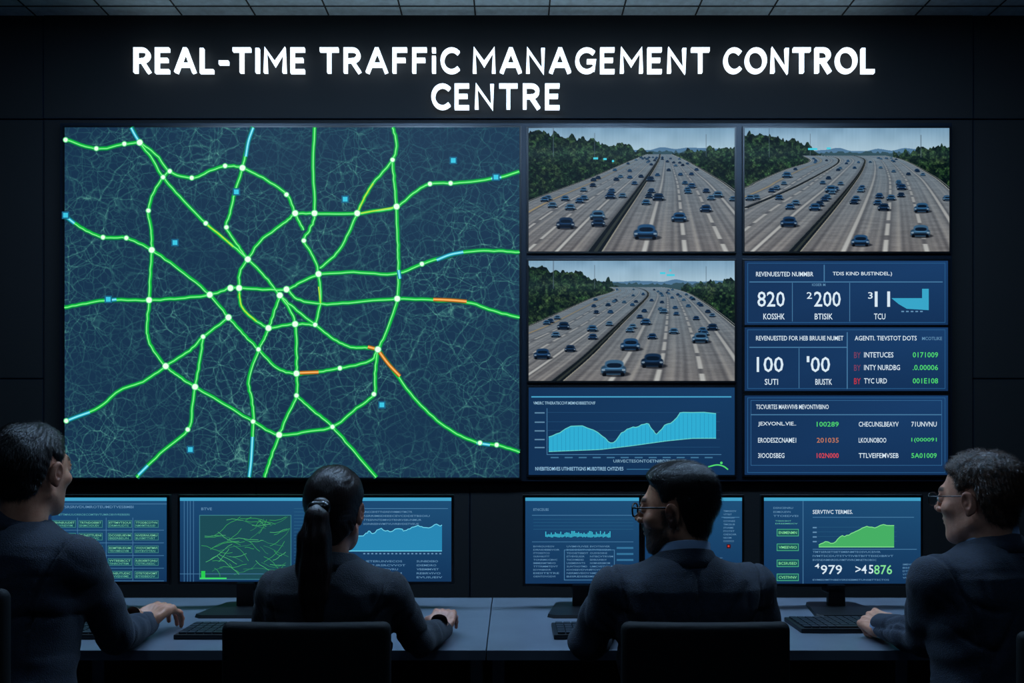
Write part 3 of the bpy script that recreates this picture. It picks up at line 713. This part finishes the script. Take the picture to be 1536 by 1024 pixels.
        return V,Fs
def strands(fd,P,flow,L,segs,width,lift,jit=.3,seed=1,curl=0):
    r=np.random.default_rng(seed); n=len(P); P=P+r.normal(0,.0008,P.shape); J=r.normal(0,jit,P.shape); Ls=L*r.uniform(.6,1.25,n)[:,None]
    lf=lift*r.uniform(.2,1.6,n); ph=r.uniform(0,6.28,n)
    pts=[]
    for s in range(segs+1):
        N=fd.normal(P); d=fd.sample(P); P=P-N*(d-(lf*(s/segs)**1.3)+.0006*(s==0))[:,None]
        D=flow(P)+J
        if curl: D=D+curl*np.stack([np.sin(ph+s*1.9),np.cos(ph+s*1.9),np.sin(ph*2+s*1.5)],1)
        D=D-N*(D*N).sum(1,keepdims=True); D/=np.maximum(np.linalg.norm(D,axis=1,keepdims=True),1e-6)
        S_=np.cross(D,N); w=width*(1-.85*s/segs); pts.append((P-S_*w/2,P+S_*w/2)); P=P+D*Ls/segs
    k=segs+1; V=np.stack([np.stack(p,1) for p in pts],1).reshape(-1,3)
    base=(np.arange(n)*k*2)[:,None]; F_=[]
    for s in range(segs): F_.append(np.concatenate([base+2*s,base+2*s+1,base+2*s+3,base+2*s+2],1))
    return V,np.concatenate(F_)

# ---------------------------------------------------------------- chair (one mesh shared)
fd=Field((-.34,-.34,-.01),(.34,.36,.96),.006)
fd.box((0,-.190,.735),(.192,.019,.178),.0185,0,curve=.35)
fd.box((0,-.180,.735),(.165,.016,.15),.014,.006,curve=.35)
fd.box((0,.06,.425),(.225,.225,.034),.032,0)
fd.cap((0,-.205,.64),(0,-.195,.40),.022,.022,.01); fd.cap((0,-.195,.40),(0,.03,.385),.022,.024,.01)
fd.cap((0,.04,.39),(0,.04,.09),.028,.028,.005)
for k in range(5):
    a_=k*2*math.pi/5+.3; e_=np.array((.27*math.cos(a_),.04+.27*math.sin(a_)*.98,.075)); fd.cap((0,.04,.10),e_,.026,.015,.01)
    fd.ell(e_-np.array((0,0,.045)),(.028,.028,.028),.003)
CV,CF=fd.mesh(); CV[:,2]=np.maximum(CV[:,2],0.001)
chair_me=None
def chair(x,y,yaw,sz=1.0,sx=1.0):
    global chair_me
    if chair_me is None:
        o=np_mesh('office_chair',CV,CF,[M_CHAIR],center=False); chair_me=o.data
    o=bpy.data.objects.new('office_chair',chair_me); o.location=(x,y,0); o.rotation_euler=(0,0,yaw); o.scale=(sx,1,sz); link(o)

# ---------------------------------------------------------------- people
def Rz(a): return np.array([[math.cos(a),-math.sin(a),0],[math.sin(a),math.cos(a),0],[0,0,1]])
def Rx(a): return np.array([[1,0,0],[0,math.cos(a),-math.sin(a)],[0,math.sin(a),math.cos(a)]])
def Ry(a): return np.array([[math.cos(a),0,math.sin(a)],[0,1,0],[-math.sin(a),0,math.cos(a)]])
def nrm(v): v=np.array(v,float); return v/np.linalg.norm(v)
def nrm_rows(A): return A/np.maximum(np.linalg.norm(A,axis=1,keepdims=True),1e-6)
def smooth(x,a,b): t=np.clip((x-a)/(b-a),0,1); return t*t*(3-2*t)
def head_field(fem,core=False,res=.0025):
    fd=Field((-.10,-.13,-.18),(.10,.13,.14),res)
    w=.93 if fem else 1.0
    fd.ell((0,-.014,.030),(.073*w,.092,.082),.01)            # cranium
    fd.ell((0,.018,-.030),(.058*w,.070,.078),.03)            # face
    fd.ell((0,.030,-.078),(.038*w,.044,.034),.03)            # jaw
    for sx in (-1,1): fd.cap((sx*.052*w,-.008,-.055),(sx*.018*w,.058,-.098),.013,.012,.025)
    nr=.043 if fem else .052
    fd.cap((0,-.026,-.05),(0,-.024,-.125),nr,nr*.96,.02)
    if core: return fd
    fd.ell((0,.064,-.096),(.019*w,.016,.015),.018)           # chin
    fd.cap((-.030,.073,.022),(.030,.073,.022),.013,.013,.018) # brow
    for sx in (-1,1):
        fd.ell((sx*.044*w,.056,-.022),(.017,.017,.015),.018) # cheekbone
        fd.ell((sx*.031,.093,.003),(.017,.016,.012),.012,'sub')
        fd.ell((sx*.031,.074,.003),(.0145,.013,.0115),.003)
        fd.cap((sx*.018,.085,.012),(sx*.044,.078,.012),.0032,.003,.004) # lid
    fd.cap((0,.086,.012),(0,.106,-.022),.0065,.0095,.010)      # nose
    for sx in (-1,1): fd.ell((sx*.012,.095,-.027),(.008,.010,.0075),.006)
    fd.cap((0,.090,-.030),(0,.086,-.040),.006,.007,.01)
    fd.cap((-.016,.078,-.052),(.016,.078,-.052),.006,.006,.006); fd.ell((0,.084,-.051),(.015,.009,.0055),.005); fd.ell((0,.082,-.062),(.014,.009,.006),.005)
    fd.box((0,.092,-.0568),(.016,.008,.0010),.0009,.002,'sub')
    for sx in (-1,1):
        Rm=Ry(sx*.12)@Rx(-.15)@Rz(-sx*.35)
        c=np.array((sx*.078*w,-.012,-.006))
        fd.ell(c,(.0080,.017,.030),.004,R=Rm); fd.ell(c+np.array((sx*.008,.004,.004)),(.006,.010,.018),.004,'sub',R=Rm)
        fd.ell(c+np.array((sx*.001,.006,-.002)),(.004,.005,.007),.003)
        fd.ell(c+np.array((-sx*.002,.003,-.025)),(.006,.008,.009),.004)
    return fd
def head_cols(V,skin,beard,fem):
    c=np.tile(np.array(lin(skin)),(len(V),1)); x,y,z=V[:,0],V[:,1],V[:,2]
    def bl(m,col): nonlocal c; c=c*(1-m[:,None])+np.array(lin(col))*m[:,None]
    lips=(1-smooth(np.abs(z+.057),.007,.010))*(1-smooth(np.abs(x),.016,.020))*smooth(y,.08,.084)
    bm=np.zeros(len(V))
    if beard>0:
        jaw=(1-smooth(z,-.048,-.036))*smooth(z,-.125,-.112)*smooth(y,-.005,.012)
        side=smooth(y,-.03,-.018)*(1-smooth(y,.012,.03))*(1-smooth(z,.0,.012))*smooth(np.abs(x),.045,.055)*smooth(z,-.06,-.04)
        mo=(1-smooth(np.abs(z+.042),.006,.011))*(1-smooth(np.abs(x),.024,.032))*smooth(y,.06,.07)
        bm=np.clip(np.maximum(np.maximum(jaw,side),mo)*(1-lips),0,1)
        bl(bm*beard,(40,28,23))
    bl(lips*.5,(150,80,75))
    eb=(1-smooth(np.abs(z-.030+.15*np.abs(np.abs(x)-.03)),.0035,.007))*smooth(np.abs(x),.010,.016)*(1-smooth(np.abs(x),.046,.052))*smooth(y,.06,.07)
    bl(eb*.9,(30,22,18)); bl((1-smooth(np.hypot(np.abs(x)-.078,(y+.008)*.7),.0,.016))*.35,(150,70,58))
    bl((1-smooth(np.hypot(np.abs(x)-.04,(z+.03)),.0,.022))*.25*smooth(y,.03,.05),(190,90,75))
    return c,bm
def hair_field(fem,style):
    fd=head_field(fem,core=True); core=fd.f.copy()
    X,Y,Z=fd.grid((slice(None),)*3)
    if fem: hl=np.interp(fd.ax[1],[-.13,-.06,-.03,-.012,.0,.02,.05,.08,.12],[-.105,-.10,-.07,-.02,.01,.02,.045,.075,.09])
    else:   hl=np.interp(fd.ax[1],[-.13,-.07,-.045,-.034,-.022,.006,.018,.030,.06,.085,.12],[-.078,-.078,-.066,-.03,.024,.010,.012,.045,.060,.078,.09])
    hl=hl[None,:,None].astype(np.float32)
    tk=(.009 if fem else .005)
    top=smooth(Z,.03,.10)*{'short':.003,'swept':.009,'curly':.008,'tied':.003}[style]
    if style=='swept': top=top*(1+1.0*smooth(Y,.0,.08))
    cl=.0010*np.sin(X*420+18*np.sin(Y*30)+10*np.sin(Z*25))*np.ones_like(Z)+.0012*np.sin(Y*60+X*90)*np.sin(Z*70)
    th=-.006+(tk+.006+top+cl)*smooth(Z-hl,.0,.026)
    fd.f=(fd.f-th).astype(np.float32)
    fd.f=np.maximum(fd.f,(-.10-Z)*1.0+0*X).astype(np.float32)
    return fd,core
def hand_mesh(curl,thumb_in=.0,left=False):
    fd=Field((-.075,-.05,-.10),(.095,.20,.045),.0019)
    fd.cap((0,-.045,0),(0,.005,0),.0265,.025,.01)
    fd.box((.0,.045,0),(.039,.045,.0135),.013,.015)
    fd.ell((.024,.025,-.010),(.018,.030,.014),.012); fd.ell((-.024,.03,-.008),(.014,.032,.012),.012)
    specs=[(.030,.082,(.042,.025,.021),.0090,.10),(.0105,.088,(.046,.029,.022),.0093,.02),(-.0100,.085,(.043,.027,.022),.0088,-.05),(-.0295,.077,(.033,.020,.018),.0078,-.14)]
    for i,(x,y,Ls,r,sp) in enumerate(specs):
        p=np.array((x,y,.0)); fd.ell(p+np.array((0,-.002,.005)),(.009,.011,.010),.005); a=0
        fd.cap((x*.5,.03,.0115),(x,.075,.0125),.0022,.0026,.004)  # tendon
        sp=sp*(1-curl[0]*.5)
        for j,L in enumerate(Ls):
            a+=curl[j]*(1+.06*i); d=np.array((math.sin(sp)*math.cos(a),math.cos(a)*math.cos(sp),-math.sin(a)))
            q=p+d*L; fd.cap(p,q,r*(1-.10*j),r*(.90-.10*j),.0022 if j else .004)
            if j<2: fd.ell(q,(r*1.02*(1-.09*j),)*3,.003)
            p=q
    t0=np.array((.026,.018,-.008)); t1=np.array((.050-.006*thumb_in,.050,-.018)); t2=np.array((.056-.022*thumb_in,.080,-.026-.008*thumb_in)); t3=np.array((.052-.040*thumb_in,.103-.006*thumb_in,-.030-.01*thumb_in))
    fd.cap(t0,t1,.015,.0118,.010); fd.cap(t1,t2,.0112,.0100,.003); fd.cap(t2,t3,.0100,.0085,.003)
    V,Fc=fd.mesh()
    if left: V=V*np.array((-1,1,1)); Fc=Fc[:,::-1]
    return V,Fc
_heads={}
def person(name,hip,z0,yaw,lean,sw,ht,fem,head,hyaw,hpitch,hs,style,skin,beard,arms,suit,shirt,hairm,glasses=0,hroll=0,ponytail=False,bulk=1.0,seed=1):
    parts=[] # (V,F,mat,col)
    f=np.array((-math.sin(yaw),math.cos(yaw),0)); r=np.array((math.cos(yaw),math.sin(yaw),0)); u=nrm(np.array((0,0,1))*math.cos(lean)+f*math.sin(lean))
    fw=np.cross(u,r)
    base=np.array((hip[0],hip[1],z0)); 
    lo=base+np.array((-.42,-.28,-.60)); hi=base+np.array((.42,.66,.68)); lo[2]=-.01
    fd=Field(lo,hi,.0053)
    T=[(-.04,.10,.08,0),(0,.165,.12,0),(.06,.178,.13,.0),(.14,.172,.125,.0),(.25,.164,.114,.005),(.36,.182,.118,.0),(.44,.196,.120,-.006),(.485,.196,.110,-.010),(.51,.176,.096,-.012),(.53,.140,.084,-.012),(.55,.100,.072,-.008),(.562,.078,.062,-.004),(.572,.060,.052,.0)]
    if fem: T=[(a,b_*(.86 if a>.3 else (.98 if a<.16 else .84)),c_*.86,d_) for a,b_,c_,d_ in T]
    T=[(a*ht,b_*bulk,c_*bulk,d_) for a,b_,c_,d_ in T]; ta=[t[0] for t in T]
    def tor(X,Y,Z):
        px,py,pz=X-base[0],Y-base[1],Z-base[2]
        t=px*u[0]+py*u[1]+pz*u[2]; a=px*r[0]+py*r[1]+pz*r[2]; b_=px*fw[0]+py*fw[1]+pz*fw[2]
        b_=-b_ if (fw@f)<0 else b_
        w=np.interp(t,ta,[q[1] for q in T]); d=np.interp(t,ta,[q[2] for q in T]); o=np.interp(t,ta,[q[3] for q in T])
        b_=b_-o
        n=(np.abs(a/w)**2.5+np.abs(b_/d)**2.5)**(1/2.5)
        dd=(n-1)*np.minimum(w,d)*.9
        return np.maximum(dd,np.maximum(t-ta[-1],ta[0]-t)).astype(np.float32)
    fd.op(tor,base-.30,base+np.array((.3,.3,.75)),.02)
    for sd,(el,wr,hd,nn,curl,th) in arms.items():
        sg=1 if sd=='R' else -1; el=np.array(el); wr=np.array(wr)
        sh=base+u*(.478*ht)+r*sg*sw*1.0; rr=(.050 if fem else .060)*bulk
        fd.cap(base+u*(.485*ht)+r*sg*.07,sh+u*.004,.052*bulk,rr*.97,.025)
        mid=sh*.5+el*.5; 
        fd.cap(sh,mid,rr,rr*.90,.018); fd.cap(mid,el,rr*.90,rr*.80,.015)
        ew=wr-el; fa=el+ew*.35
        fd.cap(el,fa,rr*.80,rr*.80,.012); fd.cap(fa,wr,rr*.80,.036 if not fem else .030,.012)
        for c_,am,fq,rd in ((el,.0095,90,.0045),(el*.5+sh*.5,.0075,66,.006),(wr*.55+el*.45,.0065,78,.004),(sh-u*.05,.0065,70,.005)):
            sl=fd.sl(c_-.13,c_+.13,0); X,Y,Z=fd.grid(sl); ax_=nrm(wr-sh)
            q=(X-c_[0])*ax_[0]+(Y-c_[1])*ax_[1]+(Z-c_[2])*ax_[2]; rad=(X-c_[0])**2+(Y-c_[1])**2+(Z-c_[2])**2
            fd.f[sl]+=(am*(1-np.abs(np.sin(q*fq*.5+1.3*np.sin(X*33+Z*21+seed)+.9*np.sin(Y*40+seed*2))))**2*np.exp(-rad/rd)).astype(np.float32)
    for sg in (-1,1):
        hp=base+r*sg*.085+np.array((0,0,.045)); kn=base+f*.43+r*sg*.13+np.array((0,0,.035)); an=np.array((kn[0],kn[1],.11))+f*(-.02)
        fd.cap(hp,kn,.083*bulk,.060,.03); fd.cap(kn,an,.058,.042,.015)
    nb=base+u*(.556*ht)
    X,Y,Z=fd.grid((slice(None),)*3)
    px,py,pz=X-base[0],Y-base[1],Z-base[2]; a=(px*r[0]+py*r[1]).astype(np.float32); t=(px*u[0]+py*u[1]+pz*u[2]).astype(np.float32); aa=np.abs(a)
    tor_m=smooth(t,.0,.06)*(1-smooth(t,.49*ht,.55*ht))
    fd.f+=(.0030*np.sin(a*30+4*np.sin(t*14+seed))*np.sin(t*30+3*np.sin(a*15+seed))*tor_m).astype(np.float32)
    fd.f+=(.0095*(1-np.abs(np.sin((t-.75*aa)*34+1.2*np.sin(a*22+seed))))**3*np.exp(-((aa-.13)/.05)**2-((t-.38*ht)/.09)**2)).astype(np.float32)
    fd.f+=(.0070*(1-np.abs(np.sin(t*40+1.6*np.sin(a*17+seed))))**3*np.exp(-((t-.14)/.07)**2)).astype(np.float32)
    fd.f+=(.0070*(1-np.abs(np.sin(a*38+1.4*np.sin(t*13+seed))))**3*np.exp(-((t-.35*ht)/.12)**2)*(aa<.13)).astype(np.float32)
    back=((px*f[0]+py*f[1])<0)
    fd.f+=(.0065*np.exp(-(a/.005)**2)*back*(t<.53*ht)).astype(np.float32)          # centre back seam
    fd.f+=(.0065*np.exp(-((aa-(sw-.012+.25*(t-.45*ht)))/.006)**2)*(t>.33*ht)*(t<.56*ht)).astype(np.float32)  # armhole seam
    V,Fc=fd.mesh()
    on=(V[:,1]>DF-.004)&(V[:,2]<DZ+.001)&(V[:,2]>DZ-.06); V[on,2]=DZ+.001
    parts.append((V,Fc,suit,None))
    fw2=fw if (fw@f)>0 else -fw
    def band(c,rx,ry,z0_,z1_,thk,m,flare,tilt=0.25,n=48):
        vs=[];fs=[]
        prof=[(flare,z0_),(flare*.45,(z0_+z1_)*.5),(0,z1_),(-thk*.5,z1_+.002),(-thk,z1_-.001),(-thk,z0_)]
        k=len(prof)
        for i in range(n):
            an=2*math.pi*i/n; cs,sn=math.cos(an),math.sin(an)
            for (o,z) in prof:
                zz=z-tilt*(sn*ry); p=c+r*cs*(rx+o)+fw2*sn*(ry+o)+u*zz; vs.append(p)
        for i in range(n):
            for j in range(k): 
                a0=i*k+j; a1=i*k+(j+1)%k; b0=((i+1)%n)*k+j; b1=((i+1)%n)*k+(j+1)%k; fs.append((a0,b0,b1,a1))
        parts.append((np.array(vs),np.array(fs),m,None))
    k_=.86 if fem else 1.0
    band(nb,.073*k_,.066*k_,-.030,.012,.006,suit,.024)
    if not fem: band(nb,.065,.060,-.02,.034,.004,shirt,.005)
    fs_=Field(base+np.array((-.4,-.1,0))-np.array((0,0,base[2]+.01)),base+np.array((.4,.80,0))-np.array((0,0,base[2]-.16)),.006)
    for sg in (-1,1):
        kn=base+f*.43+r*sg*.13; h0=np.array((kn[0],kn[1],.04))-f*.05; fs_.cap(h0,h0+f*.19+np.array((0,0,-.006)),.036,.034,.01); fs_.cap(h0+f*.02,h0+f*.03+np.array((0,0,.06)),.036,.036,.01)
    V,Fc=fs_.mesh(); V[:,2]=np.maximum(V[:,2],.002); parts.append((V,Fc,M_SHOE,None))
    for sd,(el,wr,hd,nn,curl,th) in arms.items():
        V,Fc=hand_mesh(curl,th,left=(sd=='R'))
        V=V*(.90 if fem else 1.0)
        hc_=np.tile(lin(skin),(len(V),1)); kn_=(smooth(V[:,1],.075,.10))[:,None]*.35; hc_=hc_*(1-kn_)+lin((200,120,100))*kn_
        y=nrm(hd); z=nrm(np.array(nn)-y*(np.array(nn)@y)); x=np.cross(y,z)
        V=np.array(wr)+V[:,0:1]*x+V[:,1:2]*y+V[:,2:3]*z
        fl=np.full(len(V),DZ+.001)
        for (kx0,kx1,ky0,ky1) in KB: fl[(V[:,0]>kx0)&(V[:,0]<kx1)&(V[:,1]>ky0)&(V[:,1]<ky1)]=DZ+.020
        far=np.linalg.norm((V-np.array(wr))[:,:2],axis=1)>.03
        dz=max(0,float((fl-V[:,2])[far].max())) if far.any() else 0
        dz=min(dz,.045)
        V[:,2]+=dz*smooth(np.linalg.norm((V-np.array(wr))[:,:2],axis=1),.0,.06)
        V[:,2]=np.maximum(V[:,2],fl)
        parts.append((V,Fc,M_SKIN,hc_))
        d=nrm(np.array(wr)-np.array(el)); 
        if not fem:
            q=Vector(d).to_track_quat('Z','Y').to_matrix(); vs=[];fs=[]
            for i in range(24):
                an=2*math.pi*i/24
                for (rr_,zz) in ((.033,-.01),(.0335,.016),(.030,.017),(.026,-.01)):
                    p=np.array(q@Vector((rr_*math.cos(an),rr_*math.sin(an),zz)))+np.array(wr); p[2]=max(p[2],DZ+.001); vs.append(p)
            for i in range(24):
                for j in range(4): fs.append((i*4+j,((i+1)%24)*4+j,((i+1)%24)*4+(j+1)%4,i*4+(j+1)%4))
            parts.append((np.array(vs),np.array(fs),shirt,None))
    # head
    HR=Rz(hyaw)@Rx(hpitch)@Ry(hroll); hc=np.array(head)
    def toW(V,M=HR): 
        return hc+(V*hs)@M.T
    pt=toW(np.array([[0,-.024,-.075]]))[0]; p0=nb-u*.05; nr=(.043 if fem else .052)*hs
    nf=Field(np.minimum(pt,p0)-.08,np.maximum(pt,p0)+.08,.004); nf.cap(p0,pt,nr*1.06,nr*.98,.01)
    V,Fc=nf.mesh(); parts.append((V,Fc,M_SKIN,np.tile(lin(skin),(len(V),1))))
    if fem not in _heads: h_=head_field(fem); _heads[fem]=(h_,)+h_.mesh()
    hfd,V,Fc=_heads[fem]; cols,bmask=head_cols(V,skin,beard,fem); parts.append((toW(V),Fc,M_SKIN,cols))
    rg=np.random.default_rng(seed)
    if beard>.5:
        idx=np.nonzero(bmask>.5)[0]; P=V[rg.choice(idx,2600)]
        SV,SF=strands(hfd,P,lambda P:np.tile(np.array((0,.25,-1.)),(len(P),1)),.009,2,.0009,.003,.35,seed); parts.append((toW(SV),SF,hairm,None))
    hf,core=hair_field(fem,style)
    V,Fc=hf.mesh(); parts.append((toW(V),Fc,hairm,None))
    th=hf.sample(V,core); idx=np.nonzero(th>.0012)[0]
    if style=='tied': fl=lambda P: nrm_rows(np.array((0,-.112,.022))-P)
    elif style=='swept': fl=lambda P: nrm_rows(np.stack([.55+P[:,0]*4,-.9+0*P[:,0]-smooth(P[:,1],.0,.05)*.1,-smooth(-P[:,2],-.06,.0)*1.6],1))
    elif style=='curly': fl=lambda P: nrm_rows(np.stack([P[:,0]*5,.5-smooth(-P[:,1],.0,.06),-smooth(-P[:,2],-.07,.0)*1.4],1))
    else: fl=lambda P: nrm_rows(np.stack([P[:,0]*5+.2,.6-1.1*smooth(-P[:,1],-.01,.05),-smooth(-P[:,2],-.08,.0)*1.6],1))
    nS={'tied':8000,'swept':8000,'curly':9000,'short':8500}[style]
    LS={'tied':.055,'swept':.042,'curly':.022,'short':.026}[style]; LI={'tied':.0018,'swept':.006,'curly':.008,'short':.0055}[style]
    SV,SF=strands(hf,V[rg.choice(idx,nS)],fl,LS,5,.0013,LI,{'tied':.12,'swept':.25,'curly':.5,'short':.32}[style],seed,curl=.9 if style=='curly' else 0); parts.append((toW(SV),SF,hairm,None))
    if ponytail:
        M2=Rz(hyaw*.8)
        f2=Field((-.11,-.22,-.36),(.10,.13,.14),.0032)
        f2.ell((0,-.108,.022),(.024,.022,.024),.01)
        ch=[((0,-.112,.02),.020),((-.004,-.132,-.005),.028),((-.008,-.138,-.06),.038),((-.010,-.134,-.13),.041),((-.012,-.130,-.20),.035),((-.012,-.130,-.26),.021),((-.010,-.132,-.31),.007)]
        for (p,ra),(q,rb) in zip(ch[:-1],ch[1:]): f2.cap(p,q,ra,rb,.012)
        X,Y,Z=f2.grid((slice(None),)*3); f2.f+=((.0022*np.sin(X*260+2.5*np.sin(Z*22))+0*Y+.0015*np.sin(Y*200+Z*20))*smooth(-Z,.0,.03)).astype(np.float32)
        V,Fc=f2.mesh(); parts.append((toW(V,M2),Fc,hairm,None))
        idx=np.nonzero(V[:,2]<.03)[0]
        SV,SF=strands(f2,V[rg.choice(idx,7000)],lambda P:np.stack([.15*np.sin(P[:,2]*40),0*P[:,0],-1+0*P[:,0]],1),.085,6,.0013,.004,.09,seed); parts.append((toW(SV,M2),SF,hairm,None))
        f3=Field((-.06,-.16,-.03),(.06,-.07,.07),.003)
        f3.cap((-.010,-.120,.016),(.010,-.120,.016),.021,.021,.004); V,Fc=f3.mesh(); parts.append((toW(V,Rz(hyaw*.9)),Fc,M_GLASS,None))
    for sx in (-1,1):
        for (c_,rad_,m) in (((sx*.031,.0785,.003),.0115,M_EYE),((sx*.031,.0862,.003),.0052,M_IRIS)):
            bm=bmesh.new(); bmesh.ops.create_uvsphere(bm,u_segments=14,v_segments=10,radius=rad_); bm.verts.ensure_lookup_table()
            v=np.array([q.co[:] for q in bm.verts])+np.array(c_); fq=[[q.index for q in f_.verts] for f_ in bm.faces]; bm.free()
            fq=np.array([q for q in fq if len(q)==4]); parts.append((toW(v),fq,m,None))
    if glasses:
        th=.0024 if glasses==2 else .0016
        fg=Field((-.09,-.03,-.035),(.09,.12,.035),.0016 if glasses==2 else .0014)
        for sx in (-1,1):
            pts=[]
            for i in range(20):
                an=2*math.pi*i/20; ca,sa=math.cos(an),math.sin(an)
                ex=.024*np.sign(ca)*abs(ca)**.7; ez=.017*np.sign(sa)*abs(sa)**.7; pts.append(np.array((sx*.034+ex,.103-.10*abs(sx*.034+ex)**1.5*2,.002+ez)))
            for i in range(20): fg.cap(pts[i],pts[(i+1)%20],th,th,.0005)
            fg.cap((sx*.058,.098,.009),(sx*.076,.085,.010),th,th,.0005); fg.cap((sx*.076,.085,.010),(sx*.0805,-.012,.012),th,th,.0005)
        fg.cap((-.011,.104,.006),(.011,.104,.006),th,th,.0005)
        V,Fc=fg.mesh(); parts.append((toW(V),Fc,M_GLASS,None))
    mats=[];Vs=[];Fs=[];mi=[];cs=[];n=0
    for V,Fc,m,c in parts:
        if m not in mats: mats.append(m)
        Vs.append(V); Fs.append(Fc+n); mi.append(np.full(len(Fc),mats.index(m))); cs.append(c if c is not None else np.full((len(V),3),.1)); n+=len(V)
    ob=np_mesh(name,np.concatenate(Vs),np.concatenate(Fs),mats,np.concatenate(mi),np.concatenate(cs)); link(ob)
rad=math.radians
REL=(.35,.55,.35); FIST=(1.25,1.45,.8)
up=(0,0,1)
person('seated_man_in_suit',(-1.235,2.0),.52,rad(-14),.14,.170,1.08,False,(-1.190,2.085,1.248),rad(-12),0.0,1.0,'short',(206,146,116),.25,
  {'R':((-1.035,2.20,.812),(-1.055,2.42,.792),(.32,.95,-.05),(.1,0,1),REL,0),'L':((-1.50,2.2,.82),(-1.42,2.42,.79),(.2,.97,-.05),up,REL,0)},M_SUIT,M_SHIRTN,M_HAIRB,seed=3)
person('seated_woman_in_suit',(-.452,2.1),.47,rad(-3),.03,.142,.99,True,(-.447,2.135,1.145),rad(-10),-.02,.93,'tied',(200,142,118),0,
  {'R':((-.245,2.19,.80),(-.20,2.38,.785),(.06,.99,-.05),(.05,0,1),REL,0),'L':((-.645,2.18,.80),(-.60,2.40,.79),(.15,.97,-.05),up,REL,0)},M_SUITB,M_SHIRT,M_HAIRW,ponytail=True,seed=5)
person('seated_man_in_suit',(.437,2.1),.47,rad(6),.04,.175,1.0,False,(.418,2.13,1.146),rad(62),-.03,.98,'swept',(206,146,114),.8,
  {'L':((.195,2.17,.80),(.27,2.39,.79),(.1,.99,-.05),up,REL,0),'R':((.66,2.18,.80),(.60,2.39,.79),(-.1,.99,-.05),up,REL,0)},M_SUIT,M_SHIRT,M_HAIRB,glasses=2,seed=8)
person('seated_man_in_suit',(1.215,2.05),.49,rad(14),.10,.172,1.03,False,(1.175,2.115,1.174),rad(36),-.05,.98,'curly',(212,152,124),0,
  {'L':((1.065,2.17,.81),(1.045,2.36,.797),(-.12,.98,.0),(-.55,0,.8),FIST,1),'R':((1.46,2.17,.82),(1.40,2.40,.79),(-.1,.98,-.05),up,REL,0)},M_SUIT,M_SHIRT,M_HAIR4,glasses=1,seed=11)
chair(-1.235,1.97,rad(-6),1.11); chair(-.467,2.09,0); chair(.440,2.09,0); chair(1.275,2.01,rad(4))

# ---------------------------------------------------------------- world & camera
w=bpy.data.worlds.new('w'); SC.world=w; w.use_nodes=True; w.node_tree.nodes['Background'].inputs[0].default_value=(.02,.04,.06,1); w.node_tree.nodes['Background'].inputs[1].default_value=.3
cam=bpy.data.cameras.new('camera'); co=bpy.data.objects.new('camera',cam); SC.collection.objects.link(co)
co.location=(0,0,CZ); co.rotation_euler=(math.pi/2,0,0); cam.sensor_width=36; cam.lens=36*F/1536; cam.shift_y=(HY-512)/1536; cam.clip_start=.05
SC.camera=co
